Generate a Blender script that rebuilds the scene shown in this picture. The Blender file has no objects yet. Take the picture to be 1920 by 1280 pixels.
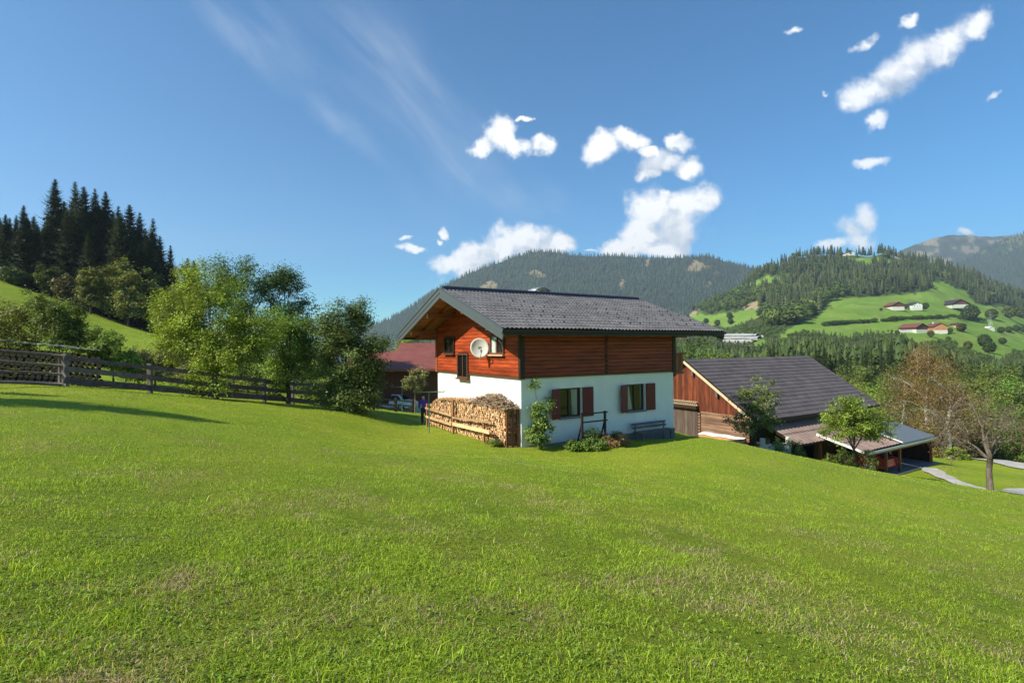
import bpy, math, random
import numpy as np
from mathutils import Vector, Matrix
rng = np.random.default_rng(7)
random.seed(7)
S = bpy.context.scene
C = S.collection

# ------------------------------------------------------------------ camera
FPX, PIT, ROL, CZ = 976.1, .0099, -.008, 1.6
cp, sp, cr, sr = math.cos(PIT), math.sin(PIT), math.cos(ROL), math.sin(ROL)
FW = np.array([0, cp, sp]); _U = np.array([0, -sp, cp]); _X = np.array([1., 0, 0])
RT = _X*cr + _U*sr
UP = -_X*sr + _U*cr
EYE = np.array([0, 0, CZ])
cam = bpy.data.objects.new('camera', bpy.data.cameras.new('camera'))
C.objects.link(cam); S.camera = cam
cam.data.sensor_width = 36; cam.data.lens = FPX/1920*36
cam.data.clip_start = .05; cam.data.clip_end = 30000
cam.matrix_world = Matrix(((RT[0], UP[0], -FW[0], 0), (RT[1], UP[1], -FW[1], 0), (RT[2], UP[2], -FW[2], CZ), (0, 0, 0, 1)))

def at(px, py, Y):
    d = FW + RT*(px-960)/FPX - UP*(py-640)/FPX
    return EYE + d*(Y/d[1])
def proj(x, y, z):
    p = np.stack([x, y, z-CZ], -1); d = p@FW
    return 960+FPX*(p@RT)/d, 640-FPX*(p@UP)/d
def ray_plane(px, py, p0, n):
    d = at(px, py, 1.)-EYE
    return EYE + d*(((np.array(p0)-EYE)@n)/(d@n))

# ------------------------------------------------------------------ sun and sky
S.view_settings.view_transform = 'Standard'; S.view_settings.look = 'None'
S.view_settings.exposure = 0.64; S.view_settings.gamma = 1
SUN_AZ, SUN_EL = math.radians(26.56), math.radians(38.5)     # direction of travel of the light in the plane, and height
sd = Vector((math.cos(SUN_EL)*math.cos(SUN_AZ), math.cos(SUN_EL)*math.sin(SUN_AZ), -math.sin(SUN_EL)))
sun = bpy.data.objects.new('sun', bpy.data.lights.new('sun', 'SUN')); C.objects.link(sun)
sun.data.energy = 5.0; sun.data.angle = math.radians(.53); sun.data.color = (1, .93, .77)
sun.rotation_mode = 'QUATERNION'; sun.rotation_quaternion = sd.to_track_quat('-Z', 'Y')

class NT:
    """small helper round a node tree"""
    def __init__(s, t): s.t = t
    def n(s, typ, ins=None, **kw):
        x = s.t.nodes.new(typ)
        for k, v in kw.items(): setattr(x, k, v)
        for k, v in (ins or {}).items():
            if isinstance(v, bpy.types.NodeSocket): s.t.links.new(v, x.inputs[k])
            else: x.inputs[k].default_value = v
        return x
    def math(s, op, a, b=0., c=None, clamp=False):
        i = {0: a, 1: b}
        if c is not None: i[2] = c
        return s.n('ShaderNodeMath', i, operation=op, use_clamp=clamp).outputs[0]
    def vmath(s, op, a, b=None):
        x = s.n('ShaderNodeVectorMath', {0: a} if b is None else {0: a, 1: b}, operation=op)
        return x.outputs['Value'] if op in ('LENGTH', 'DOT_PRODUCT') else x.outputs['Vector']
    def noise(s, vec, scale, detail=3, rough=.5, dist=0., out='Fac', dim='3D'):
        return s.n('ShaderNodeTexNoise', {'Vector': vec, 'Scale': scale, 'Detail': detail, 'Roughness': rough, 'Distortion': dist}, noise_dimensions=dim).outputs[out]
    def mix(s, f, a, b, blend='MIX'):
        x = s.t.nodes.new('ShaderNodeMix'); x.data_type = 'RGBA'; x.blend_type = blend
        for k, v in ((0, f), (6, a), (7, b)):
            if isinstance(v, bpy.types.NodeSocket): s.t.links.new(v, x.inputs[k])
            else: x.inputs[k].default_value = v if k == 0 else (*v[:3], 1)
        return x.outputs[2]
    def ramp(s, f, stops):
        x = s.n('ShaderNodeValToRGB', {0: f}); r = x.color_ramp
        while len(r.elements) < len(stops): r.elements.new(.5)
        for e, (p, c) in zip(r.elements, stops): e.position = p; e.color = (*c, 1) if not isinstance(c, (int, float)) else (c, c, c, 1)
        return x.outputs[0]
    def step(s, v, lo, hi):
        return s.n('ShaderNodeMapRange', {'Value': v, 'From Min': lo, 'From Max': hi}, interpolation_type='SMOOTHSTEP').outputs[0]

W = bpy.data.worlds.new('World'); S.world = W; W.use_nodes = True
W.cycles.sampling_method = 'MANUAL'; W.cycles.sample_map_resolution = 256
S.cycles.use_denoising = True; S.cycles.max_bounces = 6; S.cycles.diffuse_bounces = 3; S.cycles.glossy_bounces = 3; S.cycles.transmission_bounces = 4; S.cycles.transparent_max_bounces = 8; S.cycles.volume_bounces = 0
wt = W.node_tree; wt.nodes.clear(); N = NT(wt)
sky = N.n('ShaderNodeTexSky', sky_type='NISHITA', sun_disc=False, sun_elevation=SUN_EL,
          sun_rotation=math.atan2(-sd.x, -sd.y), altitude=900, air_density=1.0, dust_density=.25, ozone_density=1.5)
tc = N.n('ShaderNodeTexCoord').outputs['Generated']
sep = N.n('ShaderNodeSeparateXYZ', {0: tc})
fy = N.math('MAXIMUM', sep.outputs[1], .02)
pu = N.math('DIVIDE', sep.outputs[0], fy); pv = N.math('DIVIDE', sep.outputs[2], fy)
P0 = N.n('ShaderNodeCombineXYZ', {0: pu, 1: pv, 2: 0.}).outputs[0]
# domain warp for ragged cloud outlines
w1 = N.noise(P0, 9., 4, .6, out='Color'); w1 = N.vmath('SUBTRACT', w1, (.5, .5, .5))
w1 = N.n('ShaderNodeVectorMath', {0: w1, 'Scale': .06}, operation='SCALE').outputs[0]
w2 = N.noise(P0, 38., 4, .6, out='Color'); w2 = N.vmath('SUBTRACT', w2, (.5, .5, .5))
w2 = N.n('ShaderNodeVectorMath', {0: w2, 'Scale': .025}, operation='SCALE').outputs[0]
PW = N.vmath('ADD', N.vmath('ADD', P0, w1), w2)
def blob_field(blobs, vec):
    acc = None
    for (px, py, rx, ry, rot, *of_) in blobs:
        c = at(px, py, 1.) - EYE
        m = N.n('ShaderNodeMapping', {'Vector': vec, 'Location': (c[0], c[2], 0), 'Rotation': (0, 0, math.radians(rot)), 'Scale': (rx/FPX, ry/FPX, 1)}, vector_type='TEXTURE').outputs[0]
        l = N.vmath('LENGTH', m)
        if of_: l = N.math('ADD', l, of_[0])
        acc = l if acc is None else N.math('SMOOTH_MIN', acc, l, .35)
    return N.math('SUBTRACT', 1., acc)
CUMULI = [ # px, py, half width, half height, tilt (counter-clockwise)
 (840,500,34,22,10),(885,484,48,30,18),(940,462,46,34,20),(990,450,40,34,20),(1010,470,50,26,10),(1050,455,22,20,0),(880,510,50,20,8),
 (1160,460,46,22,12),(1205,440,44,42,20),(1225,395,44,40,0),(1285,390,42,38,0),(1320,385,26,36,-10),(1270,430,56,40,0),(1220,470,70,20,0),(1245,372,16,20,0),
 (905,275,26,16,10),(940,258,28,30,20),(962,280,26,20,-30),(983,232,15,6,10,0.12),(1018,272,22,18,-10),
 (1135,275,34,30,0),(1180,258,30,18,0),(1212,282,22,12,-20),(1265,257,28,17,-20),(1235,305,42,22,5),(1285,318,28,20,10),(1215,325,25,16,0),
 (773,467,26,10,-6,0.00),(757,447,11,6,10,0.15),(832,437,10,15,0,0.00),(822,458,7,8,0,0.20)]
CUM2 = [(1625,175,60,30,25),(1690,130,80,42,30),(1770,80,75,30,32),(1830,45,40,24,25),(1625,80,30,12,20,0.20),(1700,45,22,12,40,0.30),(1590,195,34,14,10,0.30),
 (1497,60,20,10,5,0.12),(1641,232,24,18,20,0.10),(1633,308,40,11,3,0.10),(1543,180,9,9,20,0.45),(1862,182,22,9,30,0.30),
 (1600,425,28,30,30),(1622,410,20,26,0),(1570,455,34,12,10),(1610,445,30,22,0),(1812,437,20,8,0),(1105,470,22,5,0,0.20)]
def cumulus(blobs, lo, hi, amp, sc):
    f = blob_field(blobs, PW)
    nz = N.noise(P0, sc, 7, .54)
    f2 = N.math('ADD', f, N.math('MULTIPLY', N.math('SUBTRACT', nz, .5), amp))
    return N.step(f2, lo, hi), f
d1, r1 = cumulus(CUMULI, -.26, .50, 2.3, 15.)
d2, r2 = cumulus(CUM2, -.22, .66, 1.8, 12.)
dens = N.math('MAXIMUM', d1, N.math('MULTIPLY', d2, .88))
# billows: noise differenced towards the sun (up and left)
PS = N.vmath('ADD', PW, (-.007, .011, 0.))
na = N.noise(PW, 13., 5, .5); nb = N.noise(PS, 13., 5, .5)
bil = N.math('MULTIPLY', N.math('SUBTRACT', na, nb), 3.4)
big = N.noise(N.vmath('ADD', P0, (3.1, 1.7, 0.)), 7., 2, .5)
PU = N.vmath('ADD', PW, (-.010, .022, 0.))
MAIN = [(885,492,80,36,15),(990,455,90,42,20),(1265,410,85,60,5),(1190,455,70,30,15),(1215,290,100,50,-20),(1700,125,170,50,30)]
und = N.math('MULTIPLY', N.math('SUBTRACT', N.math('MAXIMUM', r1, r2), blob_field(MAIN, PU)), .8)
und = N.math('MAXIMUM', N.math('MINIMUM', und, .28), -.42)
sh = N.math('ADD', N.math('ADD', N.math('ADD', .72, und), bil), N.math('MULTIPLY', N.math('SUBTRACT', big, .5), .75))
ccol = N.ramp(N.math('ADD', sh, 0., clamp=True), [(0., (3.6, 4.0, 4.6)), (.5, (5.8, 6.1, 6.5)), (.95, (8.6, 8.5, 8.3))])
# thin high streaks
pr_ = N.n('ShaderNodeMapping', {'Vector': P0, 'Rotation': (0, 0, math.radians(42)), 'Scale': (1, .22, 1)}, vector_type='POINT').outputs[0]
pr_ = N.n('ShaderNodeMapping', {'Vector': P0, 'Rotation': (0, 0, math.radians(-47)), 'Scale': (1., .2, 1)}, vector_type='TEXTURE').outputs[0]
ns = N.noise(pr_, 3.0, 8, .55, .35)
cm = blob_field([(470,60,190,60,-42),(640,230,120,30,-40),(740,150,330,110,-50),(860,300,120,130,-50),(950,370,140,60,-10)], PW)
cir = N.math('MULTIPLY', N.step(cm, -.2, .9), N.step(ns, .30, .85))
skyc = N.n('ShaderNodeHueSaturation', {'Saturation': 1.32, 'Value': 1.0, 'Color': sky.outputs[0]}).outputs[0]
skyc = N.mix(1., skyc, (.84, 1.04, 1.06), 'MULTIPLY')
el_ = N.ramp(N.math('ADD', sep.outputs[2], 0., clamp=True), [(0., (.60, .88, .96)), (.18, (.60, .92, 1.)), (.42, (.84, 1., 1.)), (.6, (.88, 1., 1.))])
skyc = N.mix(1., skyc, el_, 'MULTIPLY')
skyc = N.mix(N.math('MULTIPLY', cir, .30), skyc, (5.2, 5.7, 6.2))
front = N.math('GREATER_THAN', sep.outputs[1], .03)
skyc = N.mix(N.math('MULTIPLY', N.math('MULTIPLY', dens, front), .97), skyc, ccol)
bg = N.n('ShaderNodeBackground', {'Color': skyc, 'Strength': .103})
wt.links.new(bg.outputs[0], N.n('ShaderNodeOutputWorld').inputs[0])

# ------------------------------------------------------------------ small tools
def tag(o, label=None, cat=None, group=None, kind=None):
    if label: o['label'] = label
    if cat: o['category'] = cat
    if group: o['group'] = group
    if kind: o['kind'] = kind
    return o
def empty(name, loc=(0, 0, 0), rz=0., label=None, cat=None, group=None):
    o = bpy.data.objects.new(name, None); C.objects.link(o); o.location = tuple(float(v) for v in loc); o.rotation_euler = (0, 0, rz)
    o.empty_display_size = .2
    return tag(o, label, cat, group)
def children(o): return [x for x in CH.get(o.name, [])]
CH = {}
def link(o, parent=None):
    C.objects.link(o)
    if parent is not None:
        o.parent = parent; CH.setdefault(parent.name, []).append(o)
    return o
def copy_tree(o, parent=None):
    c = o.copy(); link(c, parent)
    for ch in children(o): copy_tree(ch, c)
    return c
def npmesh(name, v, f, mat, parent=None, col=None, smooth=False, mats=None, mi=None):
    """v (N,3); f (M,k) all one size"""
    me = bpy.data.meshes.new(name)
    v = np.ascontiguousarray(v, dtype=np.float32); f = np.ascontiguousarray(f, dtype=np.int32)
    M, k = f.shape
    me.vertices.add(len(v)); me.vertices.foreach_set('co', v.ravel())
    me.loops.add(M*k); me.loops.foreach_set('vertex_index', f.ravel())
    me.polygons.add(M); me.polygons.foreach_set('loop_start', np.arange(0, M*k, k, dtype=np.int32))
    try: me.polygons.foreach_set('loop_total', np.full(M, k, dtype=np.int32))
    except Exception: pass
    if smooth: me.polygons.foreach_set('use_smooth', np.ones(M, dtype=bool))
    if col is not None:
        a = me.color_attributes.new('Col', 'FLOAT_COLOR', 'POINT')
        c4 = np.ones((len(v), 4), dtype=np.float32); c4[:, :3] = col; a.data.foreach_set('color', c4.ravel())
    for m in (mats or [mat]): me.materials.append(m)
    if mi is not None: me.polygons.foreach_set('material_index', np.asarray(mi, dtype=np.int32))
    me.update(calc_edges=True)
    o = bpy.data.objects.new(name, me)
    return link(o, parent)

class MB:
    """collects shapes, builds them as one mesh; faces of any size, one colour per shape (attribute Col)"""
    def __init__(s): s.v = []; s.f = []; s.c = []; s.sm = []
    def add(s, vs, fs, col=(1, 1, 1), smooth=False):
        b = len(s.v); s.v += [tuple(map(float, p)) for p in vs]; s.c += [col]*len(vs)
        s.f += [tuple(b+i for i in q) for q in fs]; s.sm += [smooth]*len(fs); return s
    def box(s, x0, x1, y0, y1, z0, z1, col=(1, 1, 1)):
        v = [(x, y, z) for z in (z0, z1) for y in (y0, y1) for x in (x0, x1)]
        return s.add(v, [(0, 2, 3, 1), (4, 5, 7, 6), (0, 1, 5, 4), (2, 6, 7, 3), (0, 4, 6, 2), (1, 3, 7, 5)], col)
    def bar(s, p, q, w, h, up=(0, 0, 1), col=(1, 1, 1)):
        p, q, up = Vector(p), Vector(q), Vector(up); d = (q-p).normalized(); sx = d.cross(up).normalized(); sz = sx.cross(d).normalized()
        v = [b + sx*(i*w/2) + sz*(j*h/2) for b in (p, q) for (i, j) in ((-1, -1), (1, -1), (1, 1), (-1, 1))]
        return s.add(v, [(0, 1, 2, 3), (7, 6, 5, 4), (0, 4, 5, 1), (1, 5, 6, 2), (2, 6, 7, 3), (3, 7, 4, 0)], col)
    def tube(s, pts, rad, n=8, col=(1, 1, 1), cap=True, smooth=True):
        pts = [Vector(p) for p in pts]; rad = rad if hasattr(rad, '__len__') else [rad]*len(pts)
        v = []; ref = Vector((0, 0, 1)) if abs((pts[-1]-pts[0]).normalized().z) < .9 else Vector((1, 0, 0))
        for i, p in enumerate(pts):
            t = (pts[min(i+1, len(pts)-1)]-pts[max(i-1, 0)]).normalized()
            a = t.cross(ref).normalized(); b = t.cross(a)
            v += [p + (a*math.cos(2*math.pi*k/n) + b*math.sin(2*math.pi*k/n))*rad[i] for k in range(n)]
        f = [(i*n+k, i*n+(k+1) % n, (i+1)*n+(k+1) % n, (i+1)*n+k) for i in range(len(pts)-1) for k in range(n)]
        s.add(v, f, col, smooth)
        if cap:
            m = len(pts)-1; b = len(s.v)-len(v)
            s.f += [tuple(b+k for k in range(n)), tuple(b+m*n+k for k in reversed(range(n)))]; s.sm += [False, False]
        return s
    def prism(s, poly, d, col=(1, 1, 1)):
        """poly: list of 3d points, extruded by vector d"""
        n = len(poly); v = list(poly)+[tuple(a+b for a, b in zip(p, d)) for p in poly]
        return s.add(v, [tuple(reversed(range(n))), tuple(range(n, 2*n))]+[(k, (k+1) % n, n+(k+1) % n, n+k) for k in range(n)], col)
    def quad(s, a, b, c, d, col=(1, 1, 1)): return s.add([a, b, c, d], [(0, 1, 2, 3)], col)
    def build(s, name, mat, parent=None, bevel=0.):
        me = bpy.data.meshes.new(name); me.from_pydata(s.v, [], s.f)
        a = me.color_attributes.new('Col', 'FLOAT_COLOR', 'POINT')
        a.data.foreach_set('color', np.array([(*c, 1.) for c in s.c], dtype=np.float32).ravel())
        me.polygons.foreach_set('use_smooth', s.sm); me.materials.append(mat); me.update()
        o = link(bpy.data.objects.new(name, me), parent)
        if bevel:
            m = o.modifiers.new('bevel', 'BEVEL'); m.width = bevel; m.segments = 2; m.limit_method = 'ANGLE'
        return o

def hsh(ix, iy, seed):
    h = (ix.astype(np.int64)*374761393 + iy.astype(np.int64)*668265263 + seed*1442695041) & 0xffffffff
    h = ((h ^ (h >> 13))*1274126177) & 0xffffffff
    return ((h ^ (h >> 16)) & 0xffff)/65535.
def vnoise(x, y, seed=0):
    x0 = np.floor(x); y0 = np.floor(y); fx = x-x0; fy = y-y0; fx = fx*fx*(3-2*fx); fy = fy*fy*(3-2*fy)
    a = hsh(x0, y0, seed); b = hsh(x0+1, y0, seed); c = hsh(x0, y0+1, seed); d = hsh(x0+1, y0+1, seed)
    return (a*(1-fx)+b*fx)*(1-fy) + (c*(1-fx)+d*fx)*fy
def fbm(x, y, o=4, seed=0):
    s = 0; a = .5; t = 0
    for i in range(o): s = s+a*vnoise(x, y, seed+i*17); t += a; x = x*2.03+5.1; y = y*2.03+9.7; a *= .5
    return s/t

# ------------------------------------------------------------------ materials
MATS = {}
def newmat(name):
    m = bpy.data.materials.new(name); m.use_nodes = True; m.node_tree.nodes.clear(); MATS[name] = m
    return m, NT(m.node_tree)
def finish(m, n, surf): m.node_tree.links.new(surf, n.n('ShaderNodeOutputMaterial').inputs['Surface']); return m
def bump(n, h, strength=.5, dist=.02): return n.n('ShaderNodeBump', {'Height': h, 'Strength': strength, 'Distance': dist}).outputs[0]
def obco(n): return n.n('ShaderNodeTexCoord').outputs['Object']
def att(n): return n.n('ShaderNodeAttribute', attribute_name='Col').outputs['Color']

def mat_leaf(name, trans=.27, rough=.5, spec=.25):
    m, n = newmat(name); c = att(n)
    p = n.n('ShaderNodeBsdfPrincipled', {'Base Color': c, 'Roughness': rough, 'Specular IOR Level': spec})
    t = n.n('ShaderNodeBsdfTranslucent', {'Color': n.mix(1., c, (1.25, 1.2, .55), 'MULTIPLY')})
    x = n.n('ShaderNodeMixShader', {0: trans, 1: p.outputs[0], 2: t.outputs[0]})
    return finish(m, n, x.outputs[0])
def mat_plain(name, col, rough=.6, metal=0., var=.15, scale=8., bmp=0., spec=.4, useatt=False):
    m, n = newmat(name); o = obco(n)
    nz = n.noise(o, scale, 5, .6); nz2 = n.noise(o, scale*.13, 3, .5)
    k = n.math('ADD', n.math('MULTIPLY', n.math('SUBTRACT', nz, .5), var*2), n.math('ADD', 1., n.math('MULTIPLY', n.math('SUBTRACT', nz2, .5), var*2)))
    c = n.n('ShaderNodeVectorMath', {0: col, 'Scale': k}, operation='SCALE').outputs[0]
    if useatt: c = n.mix(1., c, att(n), 'MULTIPLY')
    ins = {'Base Color': c, 'Roughness': n.math('ADD', rough, n.math('MULTIPLY', n.math('SUBTRACT', nz, .5), .15)), 'Metallic': metal, 'Specular IOR Level': spec}
    if bmp: ins['Normal'] = bump(n, nz, bmp, .02)
    return finish(m, n, n.n('ShaderNodeBsdfPrincipled', ins).outputs[0])
def mat_wood(name, col, dark, axis, board=.16, along_scale=1.6, rough=.65, grain=40., useatt=True, gap=False, bmp=.4, knots=.0):
    """wood grain running along axis (0 x, 1 y, 2 z) in object space, tone per board from the Col attribute"""
    m, n = newmat(name); o = obco(n)
    sc = [grain]*3; sc[axis] = along_scale
    mp = n.n('ShaderNodeMapping', {'Vector': o, 'Scale': tuple(sc)}).outputs[0]
    g = n.noise(mp, 1., 5, .65, .3)
    sc2 = [5.]*3; sc2[axis] = .9
    g2 = n.noise(n.n('ShaderNodeMapping', {'Vector': o, 'Scale': tuple(sc2)}).outputs[0], 1., 4, .6)
    f = n.math('ADD', n.math('MULTIPLY', g, .5), n.math('MULTIPLY', g2, .55), clamp=True)
    c = n.mix(n.step(f, .35, .72), dark, col)
    if knots:
        vk = n.n('ShaderNodeTexVoronoi', {'Vector': n.n('ShaderNodeMapping', {'Vector': o, 'Scale': tuple(1.2 if i == axis else 4. for i in range(3))}).outputs[0], 'Scale': 1.6}).outputs['Distance']
        c = n.mix(n.math('MULTIPLY', n.step(vk, .16, .05), knots), c, (min(1, col[0]*1.9), min(1, col[1]*1.9), min(1, col[2]*1.9)))
    if useatt: c = n.mix(1., c, att(n), 'MULTIPLY')
    return finish(m, n, n.n('ShaderNodeBsdfPrincipled', {'Base Color': c, 'Roughness': rough, 'Specular IOR Level': .3, 'Normal': bump(n, f, bmp, .01)}).outputs[0])

M_leaf = mat_leaf('leaf')
M_needle = mat_leaf('needle', .12, .6, .15)
M_grass = mat_leaf('grass_blade', .38, .45, .3)
M_bark = mat_wood('bark', (.11, .085, .065), (.035, .028, .022), 2, grain=14, along_scale=3., rough=.9, useatt=False, bmp=.9)
M_bark_mid = mat_wood('bark_mid', (.24, .19, .155), (.09, .07, .06), 2, grain=10, along_scale=4., rough=.85, useatt=False, bmp=.6)
M_bark_pale = mat_wood('bark_pale', (.36, .32, .27), (.15, .12, .10), 2, grain=10, along_scale=4., rough=.85, useatt=False, bmp=.6)

# ------------------------------------------------------------------ buildings' frames (shared by terrain and builders)
TH = .549
A3 = np.array([math.cos(TH), math.sin(TH), 0]); B3 = np.array([-A3[1], A3[0], 0])
H0 = np.array([.343, 20.4, CZ-3.926])       # near corner of the house at the foot of its wall
B0 = at(1282, 674, 40.)                     # near end of the barn's ridge
def HL(lx, ly, lz=0.): return H0 + A3*lx + B3*ly + np.array([0, 0, lz])
def BL(lx, ly, lz=0.): return B0 + A3*lx + B3*ly + np.array([0, 0, lz])
HOUSE_L, HOUSE_W = 8.61, 8.14

# ------------------------------------------------------------------ terrain
G = []
def gp(px, py, Y): G.append(at(px, py, Y))
def gw(x, y, z): G.append(np.array([x, y, z], float))
for p in ((0,0,0),(-6,0,.78),(6,0,-.78),(0,-6,.6),(-10,-10,2),(10,-10,-.4),(0,-40,4),(-40,-40,11),(40,-40,-4),(-60,0,14),(60,0,-12),
          (0,8,-.9),(-8,8,.12),(8,8,-1.95),(-10,14,-.15),(0,14,-1.55),(10,14,-2.75),(-22,10,2.0),(24,10,-4.3),
          (25,62,-12),(60,60,-18),(45,100,-27),(0,62,-6),(0,100,-12),(-25,62,.5),(-60,30,9),(-75,60,12),
          (0,300,-55),(200,300,-60),(-200,300,60),(-300,0,60),(300,0,-50),(0,-300,15)): gw(*p)
for p in ((0,728,18.5),(123,724,20),(281,737,23),(403,748,25),(495,754,28),(548,757,30.5),(602,761,33),(670,775,27),(740,777,31),(799,795,29),(803,812,25),(753,773,38),(760,768,50),
          (947,836,20.6),(1100,850,20.0),(1262,824,25),(1350,833,28),(1420,849,30),(1500,871,30.5),(1600,889,31),(1700,903,33),(1850,918,25),(1935,933,24),
          (1800,863,50),(1920,873,48),(1860,885,40),(1920,893,37),
          (150,700,35),(0,660,45),(0,600,70),(0,528,100),(150,577,105),(300,628,115),(400,650,115),(600,690,115),(0,470,150),(150,500,160),(300,590,170),(400,640,180),(700,720,200),(1300,800,200),(1700,760,160)): gp(*p)
for p in ((0,0,0),(0,4,0),(0,8.14,-.02),(4,-.3,-.18),(6.5,-.5,-.30),(8.6,-.4,-.36),(8.8,8,-.6),(4,4,-.1)): G.append(HL(*p))
for p in ((.3,0,-5.8),(.3,-3.5,-6.1),(1.5,-7,-7.0),(6,-8,-7.75),(12,-8,-7.9),(12,-11,-7.9),(15,-10,-7.9),(16,0,-7.5),(.3,5,-5.3),(5,0,-6.3)): G.append(BL(*p))
G = np.array(G)
def tco(x, y): return np.stack([np.arcsinh(x/12.), np.arcsinh(y/12.)], -1)
def tps(r2): return .5*r2*np.log(r2+1e-12)
gc = tco(G[:, 0], G[:, 1]); ng = len(G)
K = tps(((gc[:, None]-gc[None])**2).sum(-1)) + np.eye(ng)*2e-4
Pm = np.concatenate([np.ones((ng, 1)), gc], 1)
Am = np.block([[K, Pm], [Pm.T, np.zeros((3, 3))]])
TW = np.linalg.solve(Am, np.concatenate([G[:, 2], np.zeros(3)]))
def ground(x, y):
    x = np.atleast_1d(np.asarray(x, float)); y = np.atleast_1d(np.asarray(y, float)); out = np.empty(x.shape); xf, yf = x.ravel(), y.ravel(); of = np.empty(xf.shape)
    for i in range(0, len(xf), 40000):
        c = tco(xf[i:i+40000], yf[i:i+40000])
        of[i:i+40000] = tps(((c[:, None]-gc[None])**2).sum(-1))@TW[:ng] + TW[ng] + c@TW[ng+1:]
    r = np.hypot(xf, yf)
    t = np.clip((r-170)/200., 0, 1); t = t*t*(3-2*t)
    of = of*(1-t) + (-70.)*t
    of += (fbm(xf*.9, yf*.9, 3, 5)-.5)*.10*np.clip(r/4, .3, 1)
    return of.reshape(x.shape)
def gz(x, y): return float(ground(x, y)[0])
def gpt(px, Y, dz=0.):
    """ground point in the direction of picture column px, Y metres ahead"""
    p = at(px, 640, Y); return np.array([p[0], Y, gz(p[0], Y)+dz])

az = np.concatenate([np.linspace(-math.pi, -.30*math.pi, 60, endpoint=False), np.linspace(-.30*math.pi, .30*math.pi, 560, endpoint=False), np.linspace(.30*math.pi, math.pi, 61)])
rr = np.concatenate([[.02], np.geomspace(.6, 4500, 330)])
AZ, RR = np.meshgrid(az, rr); gx = RR*np.sin(AZ); gy = RR*np.cos(AZ)
def polar_faces(nr, na):
    i, j = np.meshgrid(np.arange(nr-1), np.arange(na-1), indexing='ij'); b = i*na+j
    return np.stack([b, b+1, b+na+1, b+na], -1).reshape(-1, 4)[:, ::-1]

def mat_ground():
    m, n = newmat('meadow'); o = n.n('ShaderNodeNewGeometry').outputs['Position']
    a = n.noise(o, .35, 4, .6); b = n.noise(o, 2.2, 5, .65); c = n.noise(o, 14., 4, .7)
    g = n.mix(n.step(a, .35, .7), (.245, .385, .020), (.345, .44, .034))
    g = n.mix(n.math('MULTIPLY', n.step(b, .52, .75), .55), g, (.33, .32, .085))
    g = n.mix(n.math('MULTIPLY', n.step(c, .42, .66), .5), g, (.13, .13, .035))
    base = n.mix(1., g, att(n), 'MULTIPLY')
    return finish(m, n, n.n('ShaderNodeBsdfPrincipled', {'Base Color': base, 'Roughness': .85, 'Specular IOR Level': .1, 'Normal': bump(n, n.math('ADD', c, n.noise(o, 60., 3, .6)), .9, .06)}).outputs[0])
M_ground = mat_ground()
gv = np.stack([gx, gy, ground(gx, gy)], -1).reshape(-1, 3)
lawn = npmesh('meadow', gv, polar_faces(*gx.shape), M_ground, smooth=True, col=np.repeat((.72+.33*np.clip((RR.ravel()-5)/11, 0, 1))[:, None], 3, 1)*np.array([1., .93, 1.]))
tag(lawn, kind='structure', label='sloping green meadow running down past the house')

# ------------------------------------------------------------------ hills and mountains
def interp(x, pts): a = np.array(pts, float); return np.interp(x, a[:, 0], a[:, 1])
def inpoly(px, py, poly):
    poly = np.array(poly, float); x, y = np.asarray(px), np.asarray(py); r = np.zeros(x.shape, bool); j = len(poly)-1
    for i in range(len(poly)):
        xi, yi = poly[i]; xj, yj = poly[j]
        r ^= ((yi > y) != (yj > y)) & (x < (xj-xi)*(y-yi)/((yj-yi) or 1e-9)+xi); j = i
    return r
M_hill, n = newmat('hillside'); o = n.n('ShaderNodeNewGeometry').outputs['Position']
hn = n.noise(o, .02, 4, .6); hn2 = n.noise(o, .15, 4, .6)
k = n.math('ADD', .55, n.math('ADD', n.math('MULTIPLY', hn, .5), n.math('MULTIPLY', hn2, .4)))
finish(M_hill, n, n.n('ShaderNodeBsdfPrincipled', {'Base Color': n.n('ShaderNodeVectorMath', {0: att(n), 'Scale': k}, operation='SCALE').outputs[0], 'Roughness': .95, 'Specular IOR Level': .05}).outputs[0])

# near hill across the valley
HTOP = [(1000,760),(1150,700),(1230,640),(1262,612),(1300,592),(1340,566),(1370,548),(1420,518),(1450,508),(1500,490),(1560,480),(1600,477),(1650,479),(1700,485),(1750,492),(1790,503),(1830,523),(1870,540),(1920,566),(2000,600),(2200,640),(2500,700)]
HD = [(0,150),(.12,200),(.30,300),(.49,430),(.643,600),(.743,800),(.875,1000),(1.,1200)]
def hill_y(u, D):
    q = np.interp(D, [b for a, b in HD], [a for a, b in HD]); yb = 770 - .06*(u-1700)*.3
    yt = interp(u, HTOP); y = yb - q*(yb-yt)
    return y + np.clip((D-1200)/600, 0, 1)*260
def hill_z(u, D):
    y = hill_y(u, D); d = FW[None] + RT[None]*((u-960)/FPX).reshape(-1, 1) - UP[None]*((y-640)/FPX).reshape(-1, 1)
    x = d[:, 0]/d[:, 1]*D; z = CZ + d[:, 2]/d[:, 1]*D
    return x, z + (fbm(x*.012, D*.012, 4, 3)-.5)*.035*D*np.clip((D-200)/300, 0, 1)
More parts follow.
